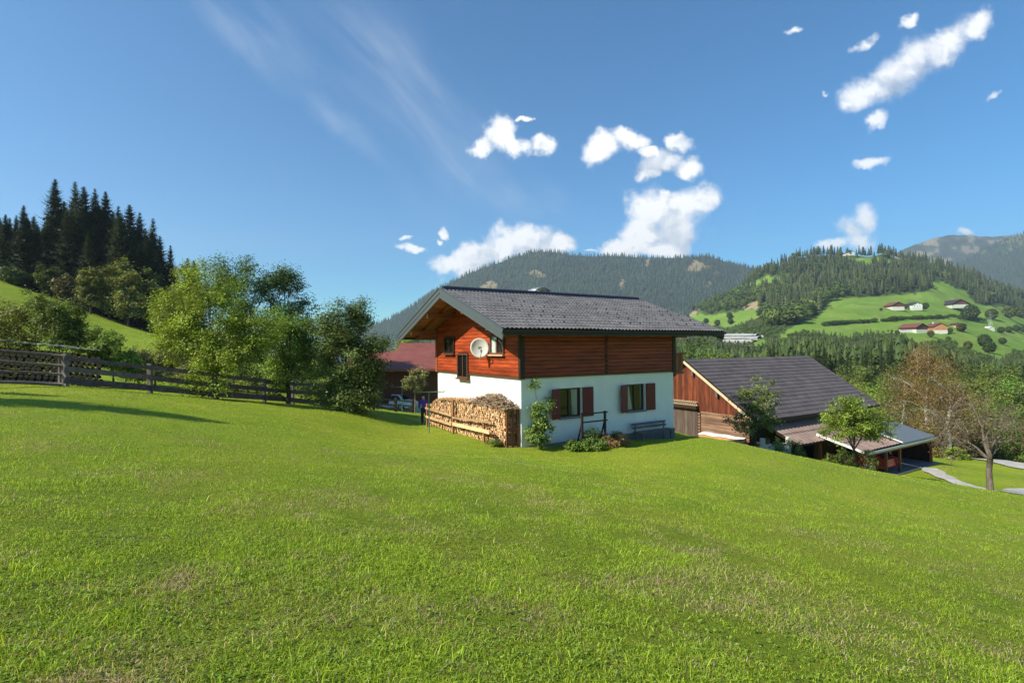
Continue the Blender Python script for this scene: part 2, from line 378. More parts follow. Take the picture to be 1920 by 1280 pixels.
MEADOWS = [[(1440,650),(1480,616),(1520,599),(1562,562),(1585,560),(1655,555),(1702,552),(1738,545),(1750,538),(1735,531),(1766,529),(1784,536),(1810,545),(1822,561),(1831,570),(1871,573),(1930,585),(1930,662),(1901,658),(1890,670),(1878,679),(1843,669),(1800,655),(1784,640),(1740,645),(1702,650),(1679,625),(1630,625),(1585,634),(1548,627),(1500,622)],
 [(1272,592),(1290,586),(1326,590),(1372,586),(1429,578),(1422,596),(1394,606),(1361,613),(1312,604)],
 [(1370,546),(1394,536),(1414,530),(1436,518),(1469,520),(1466,530),(1440,536),(1422,536),(1400,544)],
 [(1412,641),(1434,634),(1436,647),(1420,650)], [(1578,482),(1651,485),(1700,489),(1690,497),(1640,492),(1597,497)]]
BROWN = [[(1392,572),(1422,564),(1424,578),(1396,582)], [(1270,600),(1300,582),(1312,576),(1310,586),(1285,596)]]
GRAVEL = [[(1350,632),(1362,625),(1425,627),(1432,631),(1400,643),(1358,644)]]
us = np.linspace(1000, 2300, 420); Ds = np.geomspace(150, 2300, 260)
UU, DD = np.meshgrid(us, Ds); hx, hz = hill_z(UU.ravel(), DD.ravel()); hv = np.stack([hx, DD.ravel(), hz], -1)
hpx, hpy = proj(hv[:, 0], hv[:, 1], hv[:, 2])
hc = np.tile(np.array([.055, .085, .025]), (len(hv), 1))
def meadow_mask(px, py):
    r = np.zeros(px.shape, bool)
    for P in MEADOWS: r |= inpoly(px, py, P)
    return r
jx, jy = hpx+(vnoise(hpx*.2, hpy*.4, 4)-.5)*6, hpy+(vnoise(hpx*.2, hpy*.4, 9)-.5)*4
isme = meadow_mask(jx, jy) & (DD.ravel() < 1205)
hc[isme] = (.145, .240, .038)
yel = isme & (fbm(hpx*.05, hpy*.12, 3, 2) > .60); hc[yel] = (.18, .25, .05)
for P in BROWN: hc[inpoly(jx, jy, P)] = (.30, .24, .14)
for P in GRAVEL: hc[inpoly(jx, jy, P)] = (.42, .41, .38)
hill = npmesh('hill', hv, polar_faces(len(Ds), len(us)), M_hill, col=hc, smooth=True)
tag(hill, kind='structure', label='green hill across the valley with meadows and forest')

def mountain(name, top, D0, D1, y0, u0, u1, nu, nd, relief, colf, label):
    us = np.linspace(u0, u1, nu); t = np.linspace(0, 1.35, nd); U_, T_ = np.meshgrid(us, t); U_, T_ = U_.ravel(), T_.ravel()
    D = D0+(D1-D0)*T_; yt = interp(U_, top)
    tt = np.clip(T_, 0, 1); y = y0 + (yt-y0)*(tt**.9) + np.clip(T_-1, 0, 1)*500
    d = FW[None] + RT[None]*((U_-960)/FPX)[:, None] - UP[None]*((y-640)/FPX)[:, None]
    x = d[:, 0]/d[:, 1]*D; z = CZ+d[:, 2]/d[:, 1]*D
    r = (fbm(x/relief[1], D/relief[1]*.5, 5, 21)-.5) - .8*np.abs(fbm(x/relief[1]*1.7+D/relief[1]*.3, D/relief[1]*.3, 4, 33)-.5)
    z = z + r*relief[0]*np.clip(1.15-tt, .12, 1)*np.clip(tt*4, 0, 1)
    v = np.stack([x, D, z], -1); px, py = proj(x, D, z)
    o = npmesh(name, v, polar_faces(nd, nu), M_hill, col=colf(px, py, T_), smooth=True)
    tag(o, kind='structure', label=label)
    return v.reshape(nd, nu, 3), px.reshape(nd, nu), py.reshape(nd, nu)
MT = [(400,700),(600,660),(700,608),(720,602),(760,580),(790,560),(830,537),(880,511),(920,496),(960,481),(1000,471),(1040,471),(1065,477),(1100,480),(1150,478),(1200,480),(1250,481),(1290,481),(1320,477),(1350,487),(1380,497),(1410,502),(1500,508),(1600,520),(1700,540)]
CLEAR = [[(985,512),(1000,505),(1020,510),(1024,524),(1010,520)],[(895,540),(915,528),(935,530),(930,545),(905,548)],[(1158,535),(1168,520),(1172,528),(1166,546)],[(1208,500),(1214,478),(1221,480),(1218,494)],
 [(1285,510),(1300,487),(1312,492),(1334,500),(1315,506),(1300,510)],[(1320,538),(1330,525),(1335,530),(1328,540)],[(745,575),(760,565),(790,560),(770,572)],[(1335,514),(1345,508),(1347,514),(1338,518)]]
def mcol(px, py, t):
    c = np.tile(np.array([.035, .05, .022]), (len(px), 1)); jx, jy = px+(vnoise(px*.3, py*.5, 4)-.5)*8, py+(vnoise(px*.3, py*.5, 8)-.5)*6
    for P in CLEAR: c[inpoly(jx, jy, P)] = (.22, .18, .095)
    return c
mtv = mountain('mountain', MT, 1900, 2900, 690, 400, 1700, 420, 150, (150, 420), mcol, 'dark forested mountain behind the house roof')
FT = [(1500,500),(1640,480),(1690,466),(1720,453),(1750,442),(1785,437),(1820,438),(1860,441),(1900,437),(1960,440),(2100,450),(2300,480)]
def fcol(px, py, t):
    c = np.tile(np.array([.075, .085, .04]), (len(px), 1)); m = fbm(px*.04, py*.09, 4, 6)
    c[m > .58] = (.24, .20, .13); c[m < .45] = (.04, .055, .028); return c
mountain('distant_mountain', FT, 3500, 4300, 640, 1450, 2300, 260, 90, (420, 700), fcol, 'bare topped distant mountain at the right')
RT2 = [(1650,620),(1760,520),(1800,490),(1850,462),(1900,441),(1960,430),(2100,415),(2300,430)]
def rcol(px, py, t):
    c = np.tile(np.array([.04, .058, .025]), (len(px), 1)); m = fbm(px*.05, py*.05, 3, 12); c[(py < 475) & (m > .5)] = (.12, .13, .05); return c
mtr = mountain('mountain_ridge', RT2, 2300, 3600, 660, 1650, 2300, 220, 110, (200, 450), rcol, 'green forested ridge rising at the right edge')
LT = [(640,660),(700,650),(760,612),(785,562),(800,549),(815,541),(840,545),(900,560),(1000,600)]
mountain('pale_mountain', LT, 3700, 4300, 640, 620, 1000, 90, 40, (200, 400), lambda px, py, t: np.tile(np.array([.12, .12, .11]), (len(px), 1)), 'pale rocky mountain far down the valley')

# ------------------------------------------------------------------ building materials
def mat_plaster():
    m, n = newmat('plaster'); o = obco(n); a = n.noise(o, 1.3, 5, .6); b = n.noise(o, 90., 3, .6)
    c = n.mix(n.step(a, .3, .75), (.69, .70, .68), (.77, .78, .76))
    z = n.n('ShaderNodeSeparateXYZ', {0: o}).outputs[2]
    st = n.noise(n.n('ShaderNodeMapping', {'Vector': o, 'Scale': (3., 3., .6)}).outputs[0], 1.5, 5, .65)
    low = n.math('MULTIPLY', n.step(n.math('ADD', z, n.math('MULTIPLY', st, .8)), .75, .35), .5)
    c = n.mix(low, c, (.55, .53, .47))
    return finish(m, n, n.n('ShaderNodeBsdfPrincipled', {'Base Color': c, 'Roughness': .9, 'Specular IOR Level': .15, 'Normal': bump(n, b, .35, .01)}).outputs[0])
M_plaster = mat_plaster()
M_plinth = mat_plain('plinth_concrete', (.16, .16, .17), .85, var=.35, scale=6., bmp=.4, spec=.2)
M_log_y = mat_wood('timber_across', (.50, .085, .022), (.19, .030, .010), 1, rough=.5, grain=26, knots=.35)
M_log_x = mat_wood('timber_along', (.30, .052, .020), (.12, .020, .010), 0, rough=.5, grain=26, knots=.15)
M_timber_x = mat_wood('beam', (.36, .12, .045), (.12, .04, .018), 0, rough=.6, grain=24)
M_timber_z = mat_wood('post', (.34, .11, .04), (.12, .04, .018), 2, rough=.6, grain=24)
M_dark_wood = mat_wood('dark_wood', (.055, .028, .018), (.02, .012, .009), 2, rough=.6, grain=24)
M_soffit = mat_wood('soffit_boards', (.42, .17, .075), (.20, .07, .03), 0, rough=.6, grain=12, along_scale=1.)
M_endgrain = mat_plain('end_grain', (.66, .40, .22), .8, var=.3, scale=30.)
M_shutter = mat_plain('shutter_paint', (.13, .013, .012), .55, var=.15, scale=6.)
M_frame_dark = mat_plain('dark_frame', (.045, .022, .016), .45, var=.15, scale=12.)
M_frame_brown = mat_plain('brown_frame', (.13, .055, .035), .5, var=.2, scale=12.)
M_barge = mat_plain('grey_sheet_metal', (.105, .125, .135), .45, .2, var=.08, scale=2.5, spec=.5)
M_navy = mat_plain('dark_gutter_metal', (.014, .017, .032), .5, 0., var=.1, scale=3.)
M_white = mat_plain('white_enamel', (.78, .78, .74), .35, var=.06, scale=4.)
M_zinc = mat_plain('zinc', (.55, .56, .56), .4, .6, var=.12, scale=5.)
M_curtain = mat_plain('curtain', (.72, .72, .70), .9, var=.1, scale=20.)
M_room = mat_plain('room_plaster', (.25, .23, .2), .9)
def mat_tile(name, a, b, rough=.42):
    m, n = newmat(name); o = obco(n); nz = n.noise(o, 1.1, 5, .6); n2 = n.noise(o, 30., 4, .7)
    c = n.mix(n.step(nz, .3, .7), a, b); c = n.mix(n.math('MULTIPLY', n.step(n2, .58, .85), .22), c, (.15, .14, .12)); c = n.mix(1., c, att(n), 'MULTIPLY')
    return finish(m, n, n.n('ShaderNodeBsdfPrincipled', {'Base Color': c, 'Roughness': n.math('ADD', rough, n.math('MULTIPLY', nz, .12)), 'Specular IOR Level': .5}).outputs[0])
M_tile = mat_tile('roof_tiles', (.108, .100, .099), (.155, .147, .146))
M_tile_barn = mat_tile('barn_tiles', (.064, .054, .056), (.092, .079, .082), .5)
M_tile_brown = mat_tile('brown_sheet', (.27, .18, .14), (.36, .25, .195), .55)
M_tile_red = mat_tile('red_sheet', (.19, .050, .035), (.25, .078, .052), .6)
def mat_glass(name):
    m, n = newmat(name)
    g = n.n('ShaderNodeBsdfGlossy', {'Color': (.95, .97, 1, 1), 'Roughness': .02}); t = n.n('ShaderNodeBsdfTransparent', {'Color': (.82, .86, .84, 1)})
    fr = n.n('ShaderNodeFresnel', {'IOR': 1.5}).outputs[0]
    return finish(m, n, n.n('ShaderNodeMixShader', {0: n.math('ADD', fr, .0), 1: t.outputs[0], 2: g.outputs[0]}).outputs[0])
M_glass = mat_glass('window_glass')

def tone(s=.15): k = 1+random.uniform(-s, s); return (k, k*random.uniform(.94, 1.04), k*random.uniform(.9, 1.06))
def panel(mb, o, ud, vd, nd, U, V, holes, depth, col=(1, 1, 1)):
    """flat wall sheet o+u*ud+v*vd with rectangular holes; reveals go depth along nd"""
    o, ud, vd, nd = map(Vector, (o, ud, vd, nd))
    us = sorted({U[0], U[1], *[h[0] for h in holes], *[h[1] for h in holes]}); vs = sorted({V[0], V[1], *[h[2] for h in holes], *[h[3] for h in holes]})
    P = lambda u, v, d=0: tuple(o+ud*u+vd*v+nd*d)
    for i in range(len(us)-1):
        for j in range(len(vs)-1):
            cu, cv = (us[i]+us[i+1])/2, (vs[j]+vs[j+1])/2
            if any(h[0] < cu < h[1] and h[2] < cv < h[3] for h in holes): continue
            mb.quad(P(us[i], vs[j]), P(us[i+1], vs[j]), P(us[i+1], vs[j+1]), P(us[i], vs[j+1]), col)
    for h in holes:
        c = [(h[0], h[2]), (h[1], h[2]), (h[1], h[3]), (h[0], h[3])]
        for k in range(4):
            a, b = c[k], c[(k+1) % 4]; mb.quad(P(*a), P(*b), P(*b, depth), P(*a, depth), col)

def tiled_slope(name, mat, parent, x0, x1, ytop, ybot, ztop, zbot, wave=.19, course=.385, amp=.032, nper=8, sag=0., tsel=.11):
    """corrugated, stepped tile field from ridge line down to eave line (local coordinates)"""
    L = math.hypot(ybot-ytop, zbot-ztop); nr = max(2, round(L/course)); nx = int((x1-x0)/wave*nper)
    xs = np.linspace(x0, x1, nx+1); ts = []; hs = []
    for r in range(nr):
        for t, h in ((0, .0), (.12, .012), (.88, .034), (1.0, .044)): ts.append((r+t)/nr - (1e-4 if t == 1 else 0)); hs.append(h)
    ts = np.array(ts); hs = np.array(hs)
    X, T = np.meshgrid(xs, ts); _, Hh = np.meshgrid(xs, hs)
    ph = (X/wave) % 1.; prof = np.where(ph < .65, np.sin(ph/.65*math.pi)*amp, -np.sin((ph-.65)/.35*math.pi)*amp*.45)
    s = 1 if ybot > ytop else -1
    ny, nz = -(zbot-ztop)/L*s, abs(ybot-ytop)/L
    hgt = prof+Hh+.01
    rr0 = np.minimum(np.floor(T*nr+1e-3), nr-1); hgt = hgt+(hsh(np.floor(X/(wave*3)), rr0, 9)-.5)*.010+(fbm(X*.5, T*3., 2, 5)-.5)*.03
    Y = ytop+(ybot-ytop)*T+ny*hgt; Z = ztop+(zbot-ztop)*T+nz*hgt
    row = np.floor(T*nr).astype(int); ci = np.floor(X/wave).astype(int)
    cc = 1+(hsh(ci, row, 3)-.5)*tsel*2
    v = np.stack([X, Y, Z], -1).reshape(-1, 3)
    f = polar_faces(len(ts), len(xs))
    if s > 0: f = f[:, ::-1]
    return npmesh(name, v, f[:, ::-1], mat, parent, col=np.repeat(cc.reshape(-1, 1), 3, 1), smooth=False)

# ------------------------------------------------------------------ the house
house = empty('house', H0, TH, 'two storey alpine house, white plaster below and reddish timber above, under a dark tiled roof', 'house')
RZ, RM, RY = 6.483, .3538, HOUSE_W/2
def rz(ly): return RZ-RM*abs(ly-RY)
EX0, EX1 = -1.636, 10.506; EY = 5.484
win = [(1.866, 3.018), (5.606, 6.74)]; WB, WT = .967, 2.19
mb = MB()
L_, W_ = HOUSE_L, HOUSE_W
panel(mb, (0, 0, 0), (1, 0, 0), (0, 0, 1), (0, 1, 0), (0, L_), (0, 2.72), [(a, b, WB, WT) for a, b in win], .22)
panel(mb, (0, 0, 0), (0, 1, 0), (0, 0, 1), (1, 0, 0), (0, W_), (0, 2.72), [], .2)
panel(mb, (L_, 0, 0), (0, 1, 0), (0, 0, 1), (-1, 0, 0), (0, W_), (0, 2.72), [(3, 4.1, 0, 2.1)], .2)
panel(mb, (0, W_, 0), (1, 0, 0), (0, 0, 1), (0, -1, 0), (0, L_), (0, 2.72), [], .2)
mb.build('wall', M_plaster, house)
mb = MB(); mb.box(.22, L_-.22, .222, 3.2, .02, .06); mb.box(.22, L_-.22, .24, 3.2, 2.6, 2.66); mb.box(.22, L_-.22, 3.2, 3.3, .03, 2.65); mb.build('room', M_room, house)
mb = MB(); mb.box(-.03, L_+.03, -.035, W_+.03, -.9, -.004); mb.build('plinth', M_plinth, house)

# timber storey: rounded boards
def board_profile(mb, P, z0, z1, out, col):
    """one horizontal board: P(s, d, z) gives a point, s 0/1 along, d outward"""
    h = z1-z0; pr = [(0, 0.), (out*.75, .12), (out, .35), (out, .65), (out*.75, .88), (0, 1.)]
    v = []
    for s in (0, 1):
        for d, t in pr: v.append(P(s, d, z0+h*t))
    n = len(pr); mb.add(v, [(k, k+1, n+k+1, n+k) for k in range(n-1)], col)
BH = .158
zt = 2.72; wl = MB(); wg = MB(); wb_ = MB(); i = 0
gwin = [(1.11, 2.28, 3.57, 4.42), (5.86, 7.03, 3.57, 4.42), (4.40, 5.52, 2.44, 3.62)]
while zt < 6.35:
    z1 = zt+BH
    if z1 < 4.85:
        for (xa, xb) in ((.0, 4.36), (4.36, L_)):
            c = tone(.22); board_profile(wl, lambda s, d, z, xa=xa, xb=xb: (xa+(xb-xa)*s, -.05-d, z), zt, z1, .022, c)
    top = 1e9
    ya = RY-(RZ-.16-z1)/RM; yb = RY+(RZ-.16-z1)/RM; ya = max(ya, 0.); yb = min(yb, W_)
    if yb-ya > .1:
        segs = [(ya, yb)]
        for (h0, h1, hz0, hz1) in gwin:
            if zt < hz1-.05 and z1 > hz0+.05:
                segs = [q for sg in segs for q in ((sg[0], min(sg[1], h0)), (max(sg[0], h1), sg[1])) if q[1]-q[0] > .02]
        for sg in segs:
            c = tone(.22)
            board_profile(wg, lambda s, d, z, sg=sg: (-.05-d, sg[1]+(sg[0]-sg[1])*s, z), zt, z1, .024, c)
        c = tone(.2); board_profile(wb_, lambda s, d, z, ya=ya, yb=yb: (L_+.05+d, ya+(yb-ya)*s, z), zt, z1, .022, c)
        if z1 < 4.85:
            board_profile(wb_, lambda s, d, z: (L_*(1-s), W_+.05+d, z), zt, z1, .022, tone(.2))
    zt = z1
wl.build('timber_wall', M_log_x, house); wg.build('gable_wall', M_log_y, house); wb_.build('timber_wall', M_log_y, house)
mb = MB(); mb.box(-.045, L_+.045, -.045, W_+.045, 2.700, 4.72)      # boarding behind the rounded boards
mb.prism([(-.045, -.04, 4.72), (-.045, W_+.04, 4.72), (-.045, RY, RZ-.18)], (L_+.09, 0, 0)); mb.build('inner_wall', M_dark_wood, house)
mb = MB(); mb.box(-.085, L_+.07, -.09, -.0455, 2.66, 2.715); mb.box(-.09, -.0455, -.09, 4.39, 2.66, 2.715); mb.box(-.09, -.0455, 5.53, W_+.05, 2.66, 2.715); mb.build('drip_board', M_frame_brown, house)
# corner posts, each a part
for (x0, x1, y0, y1, nm) in ((-.10, .13, -.10, .05, 'corner_post'), (L_-.12, L_+.10, -.10, .05, 'corner_post'), (-.10, .10, W_-.12, W_+.09, 'corner_post')):
    mb = MB(); mb.box(x0, x1, y0, y1, 2.64, 4.86); mb.build(nm, M_timber_z if y0 > 1 else M_dark_wood, house, bevel=.01)
mb = MB()
zz = 2.74
while zz < 4.7: mb.box(4.29, 4.43, -.115, -.06, zz, zz+.10, tone(.2)); zz += BH
mb.build('log_joint', M_dark_wood, house, bevel=.012)
# roof
roof = tiled_slope('roof', M_tile, house, EX0, EX1, RY, RY-EY, RZ, rz(RY-EY))
tiled_slope('roof', M_tile, house, EX0, EX1, RY, RY+EY, RZ, rz(RY+EY))
mb = MB()
for s in (-1, 1):
    ye = RY+s*(EY-.03); a = [(EX0+.03, RY, RZ-.03), (EX0+.03, ye, rz(ye)-.03), (EX0+.03, ye, rz(ye)-.10), (EX0+.03, RY, RZ-.10)]
    mb.prism(a if s > 0 else a[::-1], (EX1-EX0-.06, 0, 0))
mb.build('roof_deck', M_soffit, house)
mb = MB()
for s in (-1, 1):
    x = EX0+.12
    while x < EX1:
        ye = RY+s*(EY-.08); mb.bar((x, RY+s*.05, RZ-.19), (x, ye, rz(ye)-.19), .10, .165, col=tone(.15)); x += .82
mb.build('rafters', M_timber_x, house)
for s, yy in ((1, 'left'), (-1, 'right')):
    for (x, q) in ((EX0, -1), (EX1, 1)):
        mb = MB(); ye = RY+s*(EY+.02)
        mb.bar((x+q*.012, RY+s*.0, RZ-.06), (x+q*.012, ye, rz(ye)-.06), .05, .20)
        mb.bar((x-q*.006, RY+s*.0, RZ-.26), (x-q*.006, ye-s*.02, rz(ye)-.26), .045, .22)
        mb.bar((x+q*.02, RY, RZ+.05), (x+q*.02, ye, rz(ye)+.05), .09, .025)
        mb.build('barge_board', M_barge, house)
mb = MB()
mb.prism([(EX0+.15, RY-.20, RZ-.035), (EX0+.15, RY-.13, RZ+.13), (EX0+.15, RY, RZ+.175), (EX0+.15, RY+.13, RZ+.13), (EX0+.15, RY+.20, RZ-.035)][::-1], (EX1-EX0-.3, 0, 0))
mb.build('ridge_cap', M_navy, house)
for yy in (RY-EY, RY+EY):
    s = -1 if yy < 0 else 1; g = MB(); ze = rz(yy); n = 9
    v = []
    for x in (EX0-.02, EX1+.02):
        for k in range(n): a = math.pi*k/(n-1); v.append((x, yy+s*(.075-.075*math.cos(a)), ze-.02-.10*math.sin(a)))
    g.add(v, [(k, k+1, n+k+1, n+k) for k in range(n-1)]); g.box(EX0-.02, EX1+.02, yy-.012 if s < 0 else yy-.01, yy+.012, ze-.20, ze-.015)
    g.build('gutter', M_navy, house)
# purlins with pale sawn ends
for (py_, big) in ((.06, 1), (2.2, 0), (4.07, 0), (5.94, 0), (8.08, 1)):
    zt_ = rz(py_)-.28; mb = MB(); mb.box(EX0+.16, EX1-.16, py_-.09, py_+.09, zt_-.24, zt_)
    if big: mb.box(-1.05, L_+1.0, py_-.088, py_+.088, zt_-.48, zt_-.243)
    pu_ = mb.build('purlin', M_timber_x, house, bevel=.012)
    mb = MB(); mb.box(EX0+.15, EX0+.159, py_-.075, py_+.075, zt_-.225, zt_-.015); mb.build('end_cap', M_endgrain, pu_)
# snow guards
mb = MB(); mb.box(-.012, .012, -.05, .05, 0, .055); sg0 = mb.build('snow_guard', M_navy, house)
SL = math.hypot(EY, EY*RM); k = 0; first = True
for row in (4, 6, 8, 10, 12):
    tt = (row+.6)/15.; yy = RY-EY*tt; off = (row % 4)*.29
    for j in range(20):
        x = EX0+.35+off+j*.60
        if x > EX1-.2: continue
        if first: o = sg0; first = False
        else: o = sg0.copy(); link(o, house)
        o.location = (x, yy, rz(yy)+.03)
# chimney with its arched cowl
mb = MB(); mb.box(3.95, 4.75, 4.75, 5.35, 5.6, 6.50); ch = mb.build('chimney', M_plaster, house)
mb = MB(); n = 12; v = []
for yy in (4.62, 5.48):
    for k in range(n+1):
        t = k/n*2-1; v.append((4.35+t*.50, yy, 6.98-.20*t*t))
mb.add(v, [(k, k+1, n+2+k, n+1+k) for k in range(n)], smooth=True)
co = mb.build('cowl', M_zinc, ch); so = co.modifiers.new('thick', 'SOLIDIFY'); so.thickness = .03
mb = MB()
for x in (4.0, 4.7):
    for y in (4.8, 5.3): mb = MB(); mb.tube([(x, y, 6.5), (x, y, 6.9)], .018, 6); mb.build('cowl_stay', M_navy, ch)

def casement(parent, a, b, z0, z1, y, thick=.07, mull=True, mat=M_frame_dark):
    """window in the long wall plane: frame (> pane), sits at depth y"""
    mb = MB(); t = thick
    mb.box(a, b, y, y+.06, z0, z0+t); mb.box(a, b, y, y+.06, z1-t, z1); mb.box(a, a+t, y, y+.06, z0+t, z1-t); mb.box(b-t, b, y, y+.06, z0+t, z1-t)
    if mull: mb.box((a+b)/2-.055, (a+b)/2+.055, y-.012, y+.06, z0+t, z1-t)
    return mb.build('frame', mat, parent, bevel=.006)
for wi, (a, b) in enumerate(win):
    w = bpy.data.objects.new('window', None); link(w, house)
    casement(w, a+.002, b-.002, WB+.002, WT-.002, .10)
    mb = MB(); mb.quad((a+.06, .135, WB+.06), (b-.06, .135, WB+.06), (b-.06, .135, WT-.06), (a+.06, .135, WT-.06)); mb.build('pane', M_glass, w)
    mb = MB(); mb.box(a-.04, b+.04, -.06, .099, WB-.05, WB-.001); mb.build('sill', M_plinth, w, bevel=.005)
    # net curtain with folds
    def curtain(x0, x1, x0b, x1b, yy=.20):
        n = 40; v = []
        for z, (p, q) in ((WT-.05, (x0, x1)), ((WT+WB)/2, ((x0+x0b)/2, (x1+x1b)/2)), (WB+.04, (x0b, x1b))):
            for k in range(n+1): v.append((p+(q-p)*k/n, yy+.02*math.sin(k*1.3), z))
        m = MB(); m.add(v, [(r*(n+1)+k, r*(n+1)+k+1, (r+1)*(n+1)+k+1, (r+1)*(n+1)+k) for r in range(2) for k in range(n)], smooth=True)
        m.build('curtain', M_curtain, w)
    if wi == 0: curtain(b-.42, b-.08, b-.36, b-.08)
    else: curtain(a+.07, a+.30, a+.07, a+.52); curtain(b-.12, b-.07, b-.12, b-.07)
    # shutters
    for s in (0, 1):
        mb = MB()
        h = a-.01 if s == 0 else b+.02
        e = (h-.51, -.20) if s == 0 else (h+.57, -.06)
        d = Vector((e[0]-h, e[1]+.05, 0)); ln = d.length; d.normalize(); nn = Vector((d.y, -d.x, 0));
        if nn.y > 0: nn = -nn
        for k in range(5):
            p = Vector((h, -.05, 0))+d*(ln*(k+.5)/5); mb.bar(p+Vector((0, 0, WB-.005)), p+Vector((0, 0, WT-.0)), ln/5-.004, .03, up=tuple(nn), col=tone(.12))
        for zz in (WB+.16, WT-.18):
            p = Vector((h, -.05, zz))+nn*.022; mb.bar(p+d*.03, p+d*(ln-.03), .015, .07, up=(0, 0, 1))
        mb.build('shutter', M_shutter, house)
M_unlit_room = mat_plain('dark_interior', (.018, .018, .02), .3)
def gable_window(ya, yb, z0, z1, mat, curt=True, split=False):
    w = bpy.data.objects.new('window', None); link(w, house); t = .075; x0, x1 = -.15, -.046
    mb = MB(); mb.box(x0, x1, ya, yb, z0, z0+t); mb.box(x0, x1, ya, yb, z1-t, z1); mb.box(x0, x1, ya, ya+t, z0+t, z1-t); mb.box(x0, x1, yb-t, yb, z0+t, z1-t)
    mb.box(x0+.03, x1, (ya+yb)/2-.025, (ya+yb)/2+.025, z0+t, z1-t); mb.build('frame', mat, w, bevel=.006)
    mb = MB(); mb.quad((-.085, yb-t, z0+t), (-.085, ya+t, z0+t), (-.085, ya+t, z1-t), (-.085, yb-t, z1-t)); mb.build('pane', M_glass, w)
    mb = MB(); mb.box(-.062, -.0465, ya+.01, yb-.01, z0+.01, z1-.01); mb.build('unlit_room_panel', M_unlit_room, w)  # near-black panel behind the pane, stands in for the unlit room
    mb = MB(); mb.box(-.22, -.05, ya-.03, yb+.03, z0-.06, z0-.001); mb.build('sill', M_endgrain if curt else M_frame_brown, w, bevel=.004)
    if curt:
        n = 30; v = []
        for z in (z1-t, z0+t):
            for k in range(n+1): v.append((-.074+.006*math.sin(k*1.7), yb-t-(yb-ya-2*t)*.33*k/n, z))
        m = MB(); m.add(v, [(k, k+1, n+2+k, n+1+k) for k in range(n)], smooth=True); m.build('curtain', M_curtain, w)
gable_window(4.40, 5.52, 2.46, 3.62, M_frame_brown, False)
gable_window(1.11, 2.28, 3.60, 4.44, M_frame_brown, True)
gable_window(5.86, 7.03, 3.60, 4.44, M_frame_dark, False)
# balcony on the rear gable
bal = bpy.data.objects.new('balcony', None); link(bal, house)
mb = MB(); mb.box(L_+.08, L_+.75, .0, W_-.2, 2.55, 2.68); mb.build('deck', M_timber_x, bal)
mb = MB(); k = 0
while k*.16 < W_-.4: mb.box(L_+.70, L_+.73, .02+k*.16, .16+k*.16, 2.70, 3.50, tone(.2)); k += 1
for k in range(4): mb.box(L_+.06+k*.155, L_+.20+k*.155, .0, .03, 2.70, 3.50, tone(.2))
mb.build('balcony_boards', M_timber_z, bal)
mb = MB(); mb.box(L_+.08, L_+.92, -.06, .08, 3.505, 3.57); mb.box(L_+.64, L_+.84, .081, W_-.2, 3.505, 3.57); mb.build('handrail', M_timber_x, bal)

# satellite dish
dl = HL(-.47, 2.58, 3.86); dish = empty('satellite_dish', dl, math.radians(284), 'round white satellite dish fixed to the timber gable', 'satellite dish')
mb = MB(); n, m_ = 28, 7; v = []; Rr = .41
for j in range(m_):
    r = Rr*j/(m_-1)
    for k in range(n): a = 2*math.pi*k/n; v.append((.09*(r/Rr)**2, r*math.cos(a), r*1.07*math.sin(a)))
mb.add(v, [(j*n+k, j*n+(k+1) % n, (j+1)*n+(k+1) % n, (j+1)*n+k) for j in range(m_-1) for k in range(n)], smooth=True)
d_ = mb.build('reflector', M_white, dish); d_.rotation_euler = (0, math.radians(-14), 0); so = d_.modifiers.new('t', 'SOLIDIFY'); so.thickness = .012; so.offset = -1
mb = MB(); mb.bar((.02, .0, -.44), (.50, .0, -.16), .03, .03); mb.build('feed_arm', M_zinc, dish)
mb = MB(); mb.tube([(.47, 0, -.17), (.40, 0, -.08)], [.035, .045], 10); mb.build('receiver', M_plinth, dish)
mb = MB(); mb.tube([(-.10, 0, -.3), (-.10, 0, .12)], .025, 8); q = Matrix.Rotation(-math.radians(284), 3, 'Z')@Vector((A3*.36)); mb.tube([(-.10, 0, -.2), tuple(Vector((-.10, 0, -.2))+q)], .02, 8); mb.box(-.12, .02, -.08, .08, -.1, .08); mb.build('bracket', M_zinc, dish)

# ------------------------------------------------------------------ things round the house
def root_house(name, lx, ly, lz, label, cat, group=None): return empty(name, HL(lx, ly, lz), TH, label, cat, group)
# bench
b = root_house('bench', 6.7, -.55, -.33, 'weathered dark wooden bench against the white wall below the right window', 'bench')
def part(name, mat, parent, *boxes, bevel=.005):
    mb = MB()
    for q in boxes: mb.box(*q, tone(.1))
    return mb.build(name, mat, parent, bevel=bevel)
M_bench = mat_wood('weathered_wood', (.20, .17, .16), (.09, .075, .075), 0, rough=.8, grain=30)
part('seat', M_bench, b, (-1.1, 1.1, -.25, -.10, .42, .46), (-1.1, 1.1, -.085, .06, .42, .46), (-1.1, 1.1, .075, .20, .42, .46))
part('backrest', M_bench, b, (-1.08, 1.08, .27, .30, .55, .65), (-1.08, 1.08, .30, .33, .69, .80))
for x in (-.9, .9):
    part('leg', M_bench, b, (x-.04, x+.04, -.22, -.14, -.15, .418)); part('leg', M_bench, b, (x-.04, x+.04, .24, .269, -.15, .78))
# wooden frame
t = root_house('drying_frame', 2.9, -.9, -.12, 'dark wooden bar frame standing in weeds before the left window', 'wooden frame')
for x in (-.6, .6):
    mb = MB(); mb.bar((x, 0, -.15), (x, 0, 1.38), .075, .075, up=(0, 1, 0)); mb.build('post', M_dark_wood, t)
    mb = MB(); mb.bar((x, .03, .95), (x+.22, .62, -.05), .05, .05); mb.build('strut', M_dark_wood, t)
for z in (.40, 1.0, 1.33):
    mb = MB(); mb.bar((-.68, -.045, z), (.70, -.045, z), .03, .055); mb.build('rail', M_dark_wood, t)

